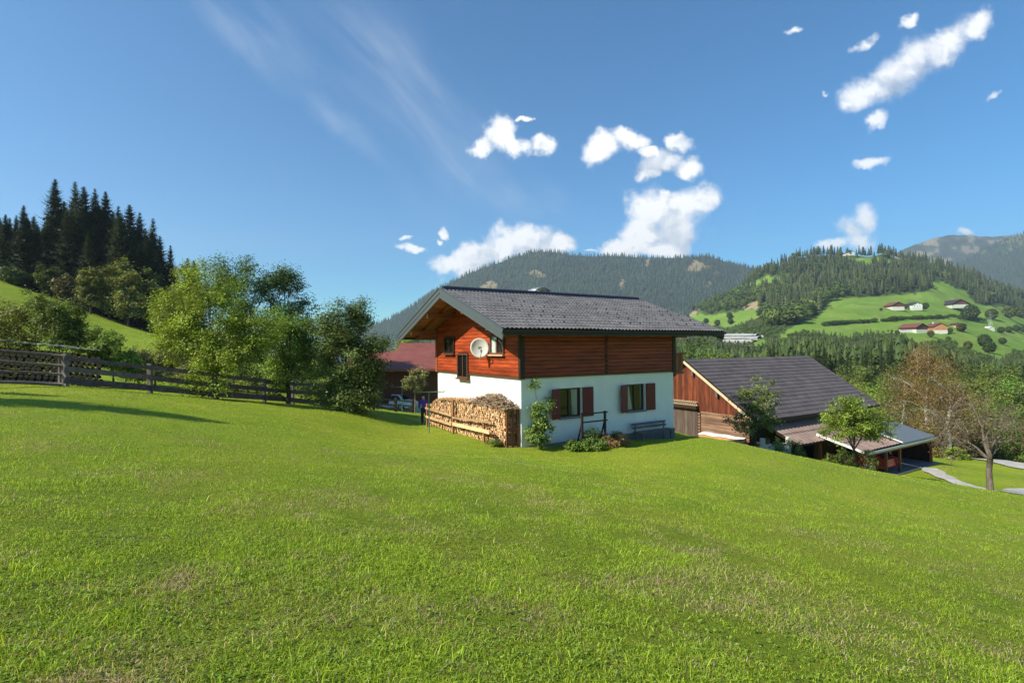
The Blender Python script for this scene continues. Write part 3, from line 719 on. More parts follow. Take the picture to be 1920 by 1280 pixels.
# woodpile: split logs, ends facing out
M_cut = mat_plain('cut_wood', (1, 1, 1), .85, var=.35, scale=18., useatt=True, bmp=.3, spec=.15)
def split_log(kind):
    mb = MB(); r = .062
    if kind % 3 == 0: ang = [0, 55, 110, 170, 230, 300]; rad = [1, 1.05, .95, 1, .9, 1.05]
    elif kind % 3 == 1: ang = [0, 70, 135, 215]; rad = [1.2, .95, 1.2, .9]
    else: ang = [10, 125, 170, 250]; rad = [1.3, 1.0, 1.05, 1.15]
    j = [random.uniform(.85, 1.12) for _ in ang]
    poly = [(0, r*rad[i]*j[i]*math.cos(math.radians(a)), r*rad[i]*j[i]*math.sin(math.radians(a))) for i, a in enumerate(ang)]
    c = random.uniform(.85, 1.15); base = random.choice([(.56, .32, .16), (.62, .40, .22), (.44, .24, .12), (.52, .28, .12), (.70, .50, .31), (.34, .19, .10)])
    n = len(poly); v = poly+[(.52, y*.97, z*.97) for _, y, z in poly]
    mb.add(v, [tuple(range(n))], tuple(c*q for q in base)); mb.add(v, [tuple(reversed(range(n, 2*n)))]+[(k, n+k, n+(k+1) % n, (k+1) % n) for k in range(n)], tuple(c*q*.62 for q in base))
    return mb
def pile_top(ly): return interp(ly, [(-.3, 1.5), (.27, 1.5), (3.0, 1.52), (4.6, 1.50), (6.5, 1.36), (7.4, 1.08), (7.9, .98)])
logs = []
zrow = .0; r_ = 0
while zrow < 1.55:
    ly = .24+(r_ % 2)*.055
    while ly < 7.85:
        g0 = interp(ly, [(0, -.05), (8, -.06)])
        z = g0+.06+zrow
        if z < pile_top(ly)-.02: logs.append((ly+random.uniform(-.015, .015), z+random.uniform(-.012, .012)))
        ly += random.uniform(.103, .118)
    zrow += .098; r_ += 1
protos = []
for k in range(12):
    mbp = split_log(k); o = mbp.build('firewood_log', M_cut); tag(o, 'split log in the long firewood stack by the gable wall', 'log', 'split logs stacked as firewood along the gable wall'); protos.append([o, mbp, False])
logs.sort(key=lambda q: q[0]+.3*q[1])
Rh = Matrix.Rotation(TH, 4, 'Z')
rest_v = []; rest_f = []; rest_c = []
stuff = MB()
for i, (ly, z) in enumerate(logs):
    x = -.60+random.uniform(-.045, .03); p = protos[random.randrange(12) if i >= 12 else i]
    rot = Matrix.Rotation(random.uniform(0, 6.28), 4, 'X')@Matrix.Rotation(random.uniform(-.08, .08), 4, 'Z')
    if i < 300:
        if not p[2]: o = p[0]; p[2] = True
        else: o = p[0].copy(); C.objects.link(o)
        o.matrix_world = Matrix.Translation(HL(x, ly, z))@Rh@rot
    else:
        m4 = Matrix.Translation((x, ly, z))@rot; src = p[1]
        v = [tuple(m4@Vector(q)) for q in src.v]; bI = len(stuff.v)
        stuff.v += v; stuff.c += src.c; stuff.f += [tuple(bI+k for k in q) for q in src.f]; stuff.sm += [False]*len(src.f)
o = stuff.build('firewood', M_cut); o.location = H0; o.rotation_euler = (0, 0, TH)
tag(o, 'far part of the firewood stack against the gable wall', 'firewood', kind='stuff')
# branches heaped on top
mb = MB()
def brush_top(ly): return interp(ly, [(.0, 1.45), (.5, 1.72), (1.3, 2.02), (2.2, 1.86), (3.0, 1.62), (3.4, 1.5)])
for i in range(1500):
    if i < 1100: ly = random.uniform(.05, 3.3); hi = brush_top(ly)
    else: ly = random.uniform(3.0, 7.4); hi = pile_top(ly)+.07
    base = pile_top(ly)-.02; z = random.uniform(base, max(base+.03, hi)); x = random.uniform(-.72, -.12)
    a = random.gauss(0, .55) if i < 1100 else random.gauss(.0, .4); Ln = random.uniform(.18, .5); pit = random.gauss(0, .22) - (.25 if ly < .8 else 0)
    d = Vector((math.sin(a)*.6, math.cos(a), math.sin(pit)))*Ln/2; c = random.choice([(.30, .20, .13), (.42, .30, .21), (.22, .15, .10), (.50, .38, .27)] if i < 1100 else [(.6, .38, .2), (.5, .3, .16)])
    mb.tube([Vector((x, ly, z))-d, Vector((x, ly, z))+Vector((0, 0, random.uniform(-.03, .03))), Vector((x, ly, z))+d], [.013, .011, .007], 5, c, cap=False)
o = mb.build('brushwood', M_cut); o.location = H0; o.rotation_euler = (0, 0, TH); tag(o, 'heap of dry grey brown branches on top of the firewood stack', 'brushwood', kind='stuff')
# its retaining fence
M_rail = mat_wood('raw_timber_y', (.50, .33, .17), (.30, .18, .09), 1, rough=.7, grain=25); M_railp = mat_wood('raw_timber_z', (.42, .22, .10), (.22, .10, .05), 2, rough=.7, grain=25)
f = root_house('timber_fence', -.75, 4.0, -.1, 'short fence of posts and two boards holding the firewood stack', 'fence')
for (ly, z1) in ((7.75, 1.15), (4.64, 1.58), (1.67, 1.0)):
    mb = MB(); mb.box(-.06, .03, ly-4-.055, ly-4+.055, -.3, z1); mb.build('post', M_railp, f, bevel=.008)
for (a, b_, za, zb_, w, tn) in ((7.85, 4.7, .93, .88, .10, 1.15), (7.8, 4.7, .50, .47, .12, 1.3), (4.6, .95, .80, 1.02, .09, 1.0), (4.55, 1.1, .52, .60, .15, 2.3)):
    mb = MB(); mb.bar((-.08, a-4, za), (-.08, b_-4, zb_), .03, w, col=(tn, tn, tn*1.05)); mb.build('rail', M_rail, f)
# stakes at the near end of the stack
s_ = root_house('log_rack', -.3, .16, -.1, 'dark upright boards closing the near end of the firewood stack', 'rack')
for x in (-.28, -.02, .22): part('stake', M_timber_z, s_, (x-.045, x+.045, -.06, .0, -.3, 1.62))
part('crosspiece', M_timber_x, s_, (-.32, .28, -.09, -.062, .75, .87))

def leaf_quads_small(n, r, z):
    c = rng.normal(size=(n, 3))*r*.5+[0, 0, z+r*.5]; a = rng.normal(size=(n, 3)); a /= np.linalg.norm(a, axis=1)[:, None]; b = np.cross(a, rng.normal(size=(n, 3))); b /= np.linalg.norm(b, axis=1)[:, None]
    return np.stack([c-a*.04, c+b*.02, c+a*.04, c-b*.02], 1).reshape(-1, 3), np.arange(4*n).reshape(n, 4)
# ------------------------------------------------------------------ barn
barn = empty('barn', BL(.3, 0, -6.4), TH, 'big old barn with vertical red brown boards and a wide dark tiled roof', 'barn')
BZ = 6.4      # ridge height over the barn's origin, ridge at z = BZ, y = 0, front wall at x = 0
bm = .68
def bz(y): return BZ-bm*abs(y)
BX0, BX1, BE = -.3, 16.9, 5.95
tiled_slope('roof', M_tile_barn, barn, BX0, BX1, 0, -BE, BZ, bz(BE), wave=.20, course=.42, amp=.03)
tiled_slope('roof', M_tile_barn, barn, BX0, BX1, 0, BE, BZ, bz(BE), wave=.20, course=.42, amp=.03, nper=5)
mb = MB()
for s in (-1, 1):
    a = [(BX0+.02, 0, BZ-.03), (BX0+.02, s*BE, bz(BE)-.03), (BX0+.02, s*BE, bz(BE)-.14), (BX0+.02, 0, BZ-.14)]
    mb.prism(a if s > 0 else a[::-1], (BX1-BX0-.04, 0, 0))
mb.build('roof_deck', M_dark_wood, barn)
M_newwood = mat_plain('new_timber', (.66, .52, .33), .6, var=.12, scale=5.)
for s in (-1, 1):
    mb = MB(); mb.bar((BX0-.03, 0, BZ-.17), (BX0-.03, s*(BE+.02), bz(BE)-.17), .04, .19); mb.build('barge_board', M_newwood, barn)
M_bboard = mat_wood('barn_boards', (.25, .060, .022), (.07, .022, .012), 2, rough=.75, grain=30, along_scale=1.2)
M_blog = mat_wood('barn_logs', (.34, .20, .13), (.14, .08, .055), 1, rough=.8, grain=22, along_scale=1.)
M_bgrey = mat_wood('grey_boards', (.16, .115, .095), (.09, .065, .055), 2, rough=.85, grain=30, along_scale=1.2)
WH = 5.3
mb = MB(); y = -WH
while y < WH:
    y1 = min(y+.19, WH); zb_ = 2.55 if y < -1.25 else (3.1 if y > -1.3 else 2.55); c = tone(.35); x = -.02-random.uniform(0, .012)
    zt0, zt1 = bz(y)-.16, bz(y1)-.16
    zb_ = min(zb_, min(zt0, zt1)-.02)
    mb.add([(x, y+.004, zb_), (x, y1-.004, zb_), (x, y1-.004, zt1), (x, y+.004, zt0), (.04, y+.004, zb_), (.04, y1-.004, zb_), (.04, y1-.004, zt1), (.04, y+.004, zt0)], [(3, 2, 1, 0), (0, 1, 5, 4), (1, 2, 6, 5), (0, 4, 7, 3)], c)
    y = y1
mb.build('gable_boarding', M_bboard, barn)
mb = MB(); z = -.6; 
while z < 2.55:
    z1 = z+.21; c = tone(.25); board_profile(mb, lambda s, d, zz: (-.03-d, -1.32+(-WH+1.32)*s, zz), z, min(z1, 2.56), .035, c); z = z1
mb.build('log_wall', M_blog, barn)
mb = MB(); mb.prism([(.045, -WH, -.9), (.045, WH, -.9), (.045, WH, bz(WH)-.2), (.045, 0, BZ-.2), (.045, -WH, bz(WH)-.2)], (.06, 0, 0))
mb.box(.045, 16.6, -WH, -WH+.1, -1.4, bz(WH)-.2); mb.box(.045, 16.6, WH-.1, WH, -1.2, bz(WH)-.2); mb.box(16.5, 16.6, -WH, WH, -1.2, bz(WH)-.2)
mb.build('wall', M_dark_wood, barn)
dr = MB(); y = -1.05
while y < 3.4: dr.box(-.06, -.021, y+.006, y+.24, .3, 2.66, tone(.3)); y += .245
dr.build('door', M_bgrey, barn)
part('door_hood', M_frame_dark, barn, (-.36, -.03, -1.15, 3.5, 2.70, 2.93))
lt = MB(); 
for k in range(26): y = -1.02+k*.17; lt.bar((-.10, y, 2.97), (-.10, y+.17, 3.21), .02, .045, up=(1, 0, 0))
lt.box(-.115, -.085, -1.08, 3.4, 2.94, 2.97); lt.box(-.115, -.085, -1.08, 3.4, 3.215, 3.245); lt.build('lattice', M_newwood, barn)
cm_ = MB()
for k in range(12): cm_.box(-.16, -.07, -1.33, -1.14, .0+k*.21, .15+k*.21, tone(.2))
cm_.build('corner_joint', M_blog, barn, bevel=.01)
for (y, z) in ((-.72, bz(.72)-.5), (-2.85, bz(2.85)-.5), (-4.7, bz(4.7)-.5)):
    part('purlin_end', M_bench, barn, (-.28, -.0, y-.09, y+.09, z-.2, z+.16))
# lean-to sheds below the barn
def barnobj(name, lx, ly, lz, label, cat): return empty(name, BL(lx, ly, lz), TH, label, cat)
def slope_roof(name, mat, parent, x0, x1, y0, z0, y1, z1, **kw): return tiled_slope(name, mat, parent, x0, x1, y0, y1, z0, z1, **kw)
sh = barnobj('lean_to_shed', 0, 0, -8.0, 'low shed with a brown sheet roof leaning on the barn below its eave', 'shed')
slope_roof('roof', M_tile_brown, sh, 2.0, 10.3, -5.35, 3.42, -7.7, 2.42, wave=.45, course=3., amp=.03, nper=10)
mb = MB(); mb.prism([(2.03, -5.35, 3.38), (2.03, -7.66, 2.39), (2.03, -7.66, 2.31), (2.03, -5.35, 3.30)][::-1], (8.2, 0, 0)); mb.build('roof_deck', M_dark_wood, sh)
for x in (2.3, 5.0, 7.6): part('post', M_timber_z, sh, (x-.08, x+.08, -7.55, -7.4, -.6, 2.3))
cp_ = barnobj('carport', 0, 0, -8.0, 'open carport with a brown roof part and a smooth grey roof part', 'carport')
slope_roof('brown_roof', M_tile_brown, cp_, 5.1, 10.3, -7.6, 2.72, -10.2, 2.06, wave=.45, course=3., amp=.03, nper=10)
M_greysheet = mat_plain('grey_roof_sheet', (.16, .18, .19), .45, .2, var=.1, scale=1.2, spec=.5)
mb = MB(); mb.prism([(10.34, -7.2, 3.02), (10.34, -10.35, 2.14), (10.34, -10.35, 2.06), (10.34, -7.2, 2.94)][::-1], (5.2, 0, 0)); mb.build('grey_roof', M_greysheet, cp_)
mb = MB(); mb.prism([(5.13, -7.6, 2.68), (5.13, -10.15, 2.03), (5.13, -10.15, 1.95), (5.13, -7.6, 2.60)][::-1], (5.2, 0, 0)); mb.build('roof_deck', M_dark_wood, cp_)
mb = MB(); mb.bar((5.06, -7.2, 2.80), (5.06, -10.25, 2.02), .05, .17); mb.build('barge_board', M_white, cp_)
mb = MB(); mb.bar((10.32, -7.6, 2.96), (10.32, -10.3, 2.17), .05, .07); mb.build('barge_board', M_white, cp_)
mb = MB(); mb.box(5.05, 15.6, -10.44, -10.34, 1.90, 2.03); mb.build('gutter', M_zinc, cp_)
mb = MB(); mb.box(5.2, 15.5, -10.25, -10.12, 1.72, 1.89); mb.build('eave_beam', M_timber_x, cp_)
for x in (5.3, 8.2, 10.2, 15.3): part('post', M_timber_z, cp_, (x-.08, x+.08, -10.22, -10.08, -.8, 1.72))
part('back_wall', M_dark_wood, cp_, (5.0, 15.5, -7.1, -7.0, -.8, 2.6)); part('side_wall', M_dark_wood, cp_, (15.42, 15.5, -10.0, -7.1, -.8, 2.2))
part('floor_slab', M_plinth, cp_, (8.3, 15.6, -10.5, -7.11, -.9, .14))
# cold frame by the barn
M_orange = mat_wood('raw_board', (.72, .40, .17), (.48, .24, .09), 1, rough=.7, grain=18)
p0 = at(1316, 813, 38.5)-[0, 0, .36]; p1 = at(1399, 824, 35.9)-[0, 0, .36]
dv = p1-p0; ln = float(np.hypot(dv[0], dv[1])); rz_ = math.atan2(dv[1], dv[0])
cf = empty('cold_frame', p0, rz_, 'low garden cold frame of raw boards covered with wavy white sheets', 'cold frame'); sl = dv[2]/ln
mb = MB(); mb.add([(0, -.42, -.6), (ln, -.42, -.6+sl*ln), (ln, -.42, .36+sl*ln), (0, -.42, .36), (0, .30, -.5), (ln, .30, -.5+sl*ln), (ln, .30, .47+sl*ln), (0, .30, .47)], [(0, 1, 2, 3), (5, 4, 7, 6), (1, 5, 6, 2), (4, 0, 3, 7)]); mb.build('box', M_orange, cf)
for k in range(4):
    mb = MB(); n = 14; a0, a1 = ln*k/4-.06, ln*(k+1)/4+.03; v = []
    for y, zz in ((-.46, .345), (.40, .50)):
        for j in range(n+1): x = a0+(a1-a0)*j/n; v.append((x, y+.03*math.sin(k*3.), zz+sl*x+.03*math.sin(x*3.1+k)+.02*(k % 2)+.05))
    mb.add(v, [(j, j+1, n+2+j, n+1+j) for j in range(n)], smooth=True); o = mb.build('cover_sheet', M_white, cf); q = o.modifiers.new('t', 'SOLIDIFY'); q.thickness = .02
# timber block and low white wall
p = at(1422, 838, 34.5); bt = empty('wooden_tub', (p[0], p[1], p[2]-.55), .3, 'small orange wooden tub standing beside the tree by the barn', 'tub')
mb = MB(); mb.tube([(0, 0, 0), (0, 0, .4), (0, 0, .85)], [.28, .33, .29], 14, smooth=True); mb.build('staves', M_orange, bt)
mb = MB(); mb.tube([(0, 0, .60), (0, 0, .65)], [.325, .322], 14, cap=False); mb.build('hoop', M_navy, bt)
lw = empty('garden_wall', at(1452, 838, 34.), .25, 'low pale rendered garden wall with two pillars beside the shed', 'wall')
M_pale = mat_plain('pale_render', (.60, .60, .52), .9, var=.2, scale=5.)
mb = MB(); mb.box(-.8, 1.0, -.1, .1, -.9, .22); mb.build('wall_panel', M_pale, lw)
for x in (-.9, 1.1): mb = MB(); mb.box(x-.12, x+.12, -.12, .12, -.9, .62); mb.build('pillar', M_pale, lw, bevel=.01)

M_blue = mat_plain('blue_plastic', (.05, .16, .45), .4)
p = at(1628, 876, 33.5); bb = empty('plastic_container', (p[0], p[1], p[2]-.25), .4, 'small blue plastic container with a white lid lying by the carport post', 'container')
mb = MB(); mb.tube([(0, 0, 0), (0, 0, .06), (0, 0, .34)], [.16, .19, .20], 12); mb.build('tub', M_blue, bb); mb = MB(); mb.tube([(0, 0, .343), (0, 0, .38)], [.215, .20], 12); mb.build('lid', M_white, bb)
for k, (dx, lab) in enumerate(((-.5, 'round clay flower pot on the left part of the pale garden wall'), (.25, 'smaller clay flower pot in the middle of the pale garden wall'))):
    q = at(1452, 838, 34.); c_, s2 = math.cos(.25), math.sin(.25); o = empty('flower_pot', (q[0]+dx*c_, q[1]+dx*s2, q[2]+.222), 0, lab, 'flower pot')
    mb = MB(); mb.tube([(0, 0, 0), (0, 0, .22-.05*k)], [.08, .13-.02*k], 10); mb.build('pot', mat_plain('terracotta', (.35, .12, .06), .8), o)
    v, f = leaf_quads_small(60, .16, .24-.05*k); npmesh('plant', v, f, M_leaf, o, col=np.tile(np.array([.08, .16, .03]), (len(v), 1)))

# ------------------------------------------------------------------ red roofed house behind, left
def gable_house(name, label, cat, loc, rot, L, Wd, hw, pitch, over, wallm, roofm, base=None, gableM=None, chim=False, windows=(), group=None, parts=True, doorx=None):
    """ridge along local x; origin at ground centre"""
    o = empty(name, loc, rot, label, cat, group); r = hw+Wd/2*pitch
    mb = MB(); b0 = base or 0
    mb.box(-L/2, L/2, -Wd/2, Wd/2, b0, hw); mb.build('wall', wallm, o)
    mb = MB()
    for s in (-1, 1): x = s*L/2; mb.add([(x, -Wd/2, hw), (x, Wd/2, hw), (x, 0, r)], [(0, 1, 2) if s > 0 else (2, 1, 0)])
    mb.build('gable', gableM or wallm, o)
    mb = MB(); mb.box(-L/2-.03, L/2+.03, -Wd/2-.03, Wd/2+.03, -2.5, b0 if base else -.02); mb.build('base_wall', M_pale if base else M_plinth, o)
    mb = MB()
    for s in (-1, 1):
        ye = s*(Wd/2+over); ze = hw-over*pitch; a = [(-L/2-over, 0, r+.05), (-L/2-over, ye, ze+.05), (-L/2-over, ye, ze-.15), (-L/2-over, 0, r-.15)]
        mb.prism(a if s > 0 else a[::-1], (L+2*over, 0, 0), tone(.08))
    ro = mb.build('roof', roofm, o)
    if chim: mb = MB(); mb.box(L*.15-.35, L*.15+.35, .3, 1.0, r-1, r+.9); mb.build('chimney', M_white, ro)
    for (side, u, z, w, h) in windows:
        wo = bpy.data.objects.new('window', None); link(wo, o)
        mb = MB(); mp = MB()
        if side == 'f': mb.box(u-w/2, u+w/2, -Wd/2-.06, -Wd/2-.005, z, z+h); mp.box(u-w/2+.12, u+w/2-.12, -Wd/2-.08, -Wd/2-.065, z+.12, z+h-.12)
        else: x = -L/2; mb.box(x-.06, x-.005, u-w/2, u+w/2, z, z+h); mp.box(x-.08, x-.065, u-w/2+.12, u+w/2-.12, z+.12, z+h-.12)
        mb.build('frame', M_pale, wo); mp.build('pane', M_frame_dark, wo)
    return o
M_brownwall = mat_plain('brown_boards', (.10, .035, .022), .8, var=.2, scale=4.)
def house_at(px, Y, zrel=0): p = gpt(px, Y); return (p[0], p[1], p[2]+zrel)
g = house_at(772, 50)
ze_ = at(770, 690, 47)[2]-g[2]
gable_house('farmhouse', 'brown house with a flat red roof seen behind the old tree by the left gable', 'house', g, .10, 9., 7., ze_+.25, .36, .9, M_brownwall, M_tile_red, base=1.1, chim=False)
g2 = house_at(838, 56)
z2 = at(800, 690, 52)[2]-g2[2]
gable_house('farmhouse', 'taller red roofed wing reaching behind the main house', 'house', g2, .10, 8.5, 10., z2+.4, .42, .8, M_brownwall, M_tile_red, base=1.1)
p = at(740, 668, 49.5); c_ = empty('chimney', (p[0], p[1], p[2]-1.2), .1, 'short pale chimney on the red roof', 'chimney')
mb = MB(); mb.box(-.22, .22, -.22, .22, 0, 1.3); mb.build('stack', M_pale, c_); mb = MB(); mb.box(-.3, .3, -.3, .3, 1.303, 1.38); mb.build('cap', M_plinth, c_)

# ------------------------------------------------------------------ cars
M_tyre = mat_plain('tyre', (.02, .02, .02), .85); M_carglass = mat_plain('car_glass', (.02, .025, .03), .08, spec=.9, var=.02)
M_lamp_red = mat_plain('rear_lamp', (.5, .01, .01), .2); M_lamp_w = mat_plain('head_lamp', (.8, .8, .8), .15)
def car(name, label, loc, rot, paint):
    o = empty(name, loc, rot, label, 'car')
    prof = [(-2.05, .32), (-2.1, .62), (-1.95, .88), (-1.55, .94), (-.95, 1.38), (.55, 1.42), (1.35, 1.38), (1.85, .98), (2.0, .92), (2.05, .45), (1.95, .30)]
    mb = MB(); v = []; n = len(prof)
    for (yy, kx) in ((-.80, 1.), (-.84, 1.), (.84, 1.), (.80, 1.)):
        for (x, z) in prof:
            ins = max(0, z-.92)*.38; v.append((x, (abs(yy)-ins)*(1 if yy > 0 else -1), z))
    f = [tuple(range(n))]+[tuple(reversed(range(3*n, 4*n)))]
    for r in range(3): f += [(r*n+k, (r+1)*n+k, (r+1)*n+(k+1) % n, r*n+(k+1) % n) for k in range(n)]
    mb.add(v, f); mb.build('body', paint, o, bevel=.03)
    for s in (-1, 1):
        mb = MB(); y = lambda z: s*(.845-max(0, z-.92)*.38+.006)
        for (a, b_) in (((-1.35, .97), (-.15, 1.33)), ((-.05, .97), (1.25, 1.33))):
            q = [(a[0], y(.97), .97), (b_[0], y(.97), .97), (b_[0], y(b_[1]), b_[1]), (a[0]+(.5 if a[0] < -1 else 0), y(b_[1]), b_[1])]
            mb.quad(*(q if s < 0 else q[::-1]))
        mb.build('side_window', M_carglass, o)
        for x in (-1.3, 1.25):
            mb = MB(); mb.tube([(x, s*.70, .31), (x, s*.87, .31)], .31, 16); wh = mb.build('wheel', M_tyre, o)
            mb = MB(); mb.tube([(x, s*.872, .31), (x, s*.885, .31)], .19, 12); mb.build('rim', M_zinc, wh)
        mb = MB(); mb.box(-2.12, -2.02, s*.62-.14, s*.62+.14, .62, .76); mb.build('headlight', M_lamp_w, o)
        mb = MB(); mb.box(1.99, 2.06, s*.66-.1, s*.66+.1, .62, .86); mb.build('tail_light', M_lamp_red, o)
    for nm, (xa, za, xb, zb2) in (('windscreen', (-1.50, .965, -1.0, 1.355)), ('rear_window', (1.80, 1.03, 1.41, 1.345))):
        mb = MB(); q = [(xa, -.72, za), (xa, .72, za), (xb, .62, zb2), (xb, -.62, zb2)]; dx = -.02 if nm == 'windscreen' else .02
        q = [(x+dx, y, z+.015) for x, y, z in q]; mb.quad(*q); mb.build(nm, M_carglass, o)
    return o
M_cw = mat_plain('white_paint', (.75, .76, .78), .25, spec=.6, var=.02); M_cr = mat_plain('red_paint', (.45, .015, .03), .25, spec=.6, var=.02); M_co = mat_plain('orange_paint', (.75, .22, .05), .35, spec=.5, var=.02)
p = gpt(740, 47, .0); car('parked_car', 'white car parked behind the low fence left of the main house', p, 2.7, M_cw)
p = BL(9.3, -8.0, -7.86); car('parked_car', 'red car parked under the carport beside its middle post', p, TH+1.57+math.pi, M_cr)
p = gpt(1864, 52, .0); car('parked_car', 'orange car parked on the upper drive behind the bare tree', p, 2.9, M_co)

# ------------------------------------------------------------------ drives, right
M_gravel, n = newmat('gravel'); o = n.n('ShaderNodeNewGeometry').outputs['Position']
gn = n.noise(o, 1.2, 5, .6); gn2 = n.noise(o, 40., 3, .7)
c = n.mix(n.step(gn, .3, .7), (.40, .37, .33), (.52, .49, .45)); c = n.mix(n.math('MULTIPLY', n.step(gn2, .5, .75), .4), c, (.24, .22, .19))
finish(M_gravel, n, n.n('ShaderNodeBsdfPrincipled', {'Base Color': c, 'Roughness': .95, 'Normal': bump(n, gn2, .6, .03)}).outputs[0])
def strip(name, pts, label, dz=.09, mat=None, kind='structure'):
    """pts: (x, y, half width); follows the ground"""
    P = np.array(pts, float); t = np.arange(len(P)); tt = np.linspace(0, len(P)-1, 90)
    c = np.stack([np.interp(tt, t, P[:, k]) for k in range(3)], -1)
    for _ in range(6): c[1:-1] = (c[:-2]+2*c[1:-1]+c[2:])/4
    d = np.gradient(c[:, :2], axis=0); d /= np.linalg.norm(d, axis=1)[:, None]; nn_ = np.stack([-d[:, 1], d[:, 0]], -1)
    v = []; m = 9
    for k in range(m):
        s = k/(m-1)*2-1; wob = (vnoise(c[:, 0]*1.1, c[:, 1]*1.1, 3)-.5)*.22*s
        q = c[:, :2]+nn_*((c[:, 2]*s+wob)[:, None]); v.append(np.concatenate([q, (ground(q[:, 0], q[:, 1])+dz)[:, None]], 1))
    v = np.stack(v, 1).reshape(-1, 3)
    o = npmesh(name, v, polar_faces(90, m)[:, ::-1], mat or M_gravel, smooth=True, col=np.ones((len(v), 3)))
    return tag(o, label, kind=kind)
def gxy(px, Y): q = at(px, 640, Y); return q[0], q[1]
strip('drive', [(*gxy(1735, 37.5), .5), (*gxy(1800, 32), .45), (*gxy(1845, 28.8), .9), (*gxy(1900, 27.6), 2.0), (*gxy(1990, 27), 3.2), (*gxy(2150, 29), 3.5)], 'pale gravel drive curving past the bare tree')
strip('road', [(*gxy(1700, 56), 1.), (*gxy(1790, 50), 1.1), (*gxy(1860, 45.5), 1.2), (*gxy(1920, 42), 1.3), (*gxy(2050, 38), 1.4)], 'grey gravel track behind the strip of grass')

# ------------------------------------------------------------------ fences
M_grey = mat_wood('grey_rail', (.19, .15, .135), (.075, .058, .055), 0, rough=.85, grain=18, along_scale=1.2)
M_greyz = mat_wood('grey_post', (.27, .23, .20), (.11, .09, .08), 2, rough=.85, grain=22, along_scale=1.2)
FP = [(123, 663, 20), (281, 681, 23), (403, 697, 25), (495, 709, 28), (548, 714, 30.5), (602, 716, 33), (665, 722, 36)]
fe = empty('rail_fence', gpt(281, 23), 0, 'weathered grey fence of posts and three wide boards along the left trees', 'fence')
off = np.array(fe.location)
pp = []
for (px, pt, Y) in FP:
    q = gpt(px, Y); top = at(px, pt, Y)[2]; pp.append((q, top-q[2]))
    mb = MB(); a = q-off; mb.box(a[0]-.09, a[0]+.09, a[1]-.08, a[1]+.08, a[2]-.5, a[2]+top-q[2], tone(.15)); mb.build('post', M_greyz, fe, bevel=.015)
for (qa, ha), (qb, hb) in zip(pp[:-1], pp[1:]):
    for (fr, w) in ((.86, .19), (.52, .21), (.17, .24)):
        a = Vector(qa-off)+Vector((.10, -.02, ha*fr)); b_ = Vector(qb-off)+Vector((.10, -.02, hb*fr+random.uniform(-.04, .04)))
        d = (b_-a); mb = MB(); mb.bar(a-d*.04, b_+d*.03, .03, w*random.uniform(.85, 1.1), col=tone(.25)); mb.build('board', M_grey, fe)
# pole fence further left
fl = empty('pole_fence', gpt(0, 18.5), 0, 'fence of thin round poles stacked at the tall corner post', 'fence'); off = np.array(fl.location)
qa, qb = gpt(121, 20.0), gpt(-260, 16.8)
for (ya, yb, r) in ((668, 657, .055), (685, 677, .05), (701, 696, .045), (721, 716, .065)):
    a = at(121, ya, 20.)-off; b_ = at(0, yb, 18.7)-off; e_ = a+(b_-a)*2.6
    mb = MB(); mb.tube([a+(e_-a)*t_+np.array([0, 0, random.uniform(-.015, .015)]) for t_ in np.linspace(0, 1, 9)], [r*(1-.3*t_) for t_ in np.linspace(0, 1, 9)], 8, tone(.2)); mb.build('pole', M_grey, fl)
for t_ in (.0, 1.0):
    a = qa+(gpt(0, 18.7)-qa)*(.0+2.3*t_)-off; mb = MB(); mb.tube([a+np.array([-.13, 0, -.5]), a+np.array([-.13, 0, 1.28])], [.10, .085], 9); mb.build('post', M_greyz, fl)
# low fence right of the old tree
f3 = empty('rail_fence', gpt(745, 38), 0, 'short low fence of three rails beyond the washing line posts', 'fence'); off = np.array(f3.location)
pts3 = [gpt(700, 37)-off, gpt(741, 38)-off, gpt(774, 39.5)-off]
for a in pts3: mb = MB(); mb.box(a[0]-.09, a[0]+.09, a[1]-.07, a[1]+.07, a[2]-.4, a[2]+1.05); mb.build('post', M_dark_wood, f3)
for a, b_ in zip(pts3[:-1], pts3[1:]):
    for h in (.25, .55, .9): mb = MB(); mb.bar(a+np.array([0, -.09, h]), b_+np.array([0, -.09, h-.06]), .03, .12, col=tone(.2)); mb.build('board', M_bench, f3)

# round log stack behind the pole fence
M_bark2 = mat_plain('log_bark', (.10, .065, .045), .9, var=.3, scale=14., bmp=.6)
a0, a1 = at(-120, 0, 22.5), at(186, 0, 25.5); lg = []
dv = np.array([a1[0]-a0[0], a1[1]-a0[1]]); ln = np.linalg.norm(dv); ux = dv/ln; ang = math.atan2(ux[1], ux[0])
mb = MB(); mb.tube([(0, -.0, 0), (0, 1.0, 0)], [.10, .09], 10, (1, 1, 1)); proto = mb.build('round_log', M_bark2)
mb = MB(); mb.tube([(0, -.004, 0), (0, -.001, 0)], [.088, .088], 10); mb.build('cut_face', mat_plain('old_end_grain', (.20, .12, .08), .9, var=.35, scale=20.), proto)
tag(proto, 'round log with cut end in the dark stack behind the pole fence', 'log', 'round logs in the covered stack behind the pole fence')
first = True; n_ = int(ln/.215)
for k in range(n_):
    x, y = a0[:2]+ux*(k+.5)*.215; g_ = gz(x, y)
    toph = at(np.interp(k/n_, [0, 1], [-120, 186]), np.interp(k/n_, [0, 1], [631, 660]), y)[2]-g_
    for r in range(int(min(toph, 1.7)/.19)):
        o = proto if first else copy_tree(proto); first = False
        o.location = (float(x+ux[0]*.1*(r % 2)), float(y+random.uniform(-.05, .05)), g_+.10+r*.19); o.rotation_euler = (0, random.uniform(0, 3), ang); s_c = random.uniform(.85, 1.12); o.scale = (s_c, 1, s_c)
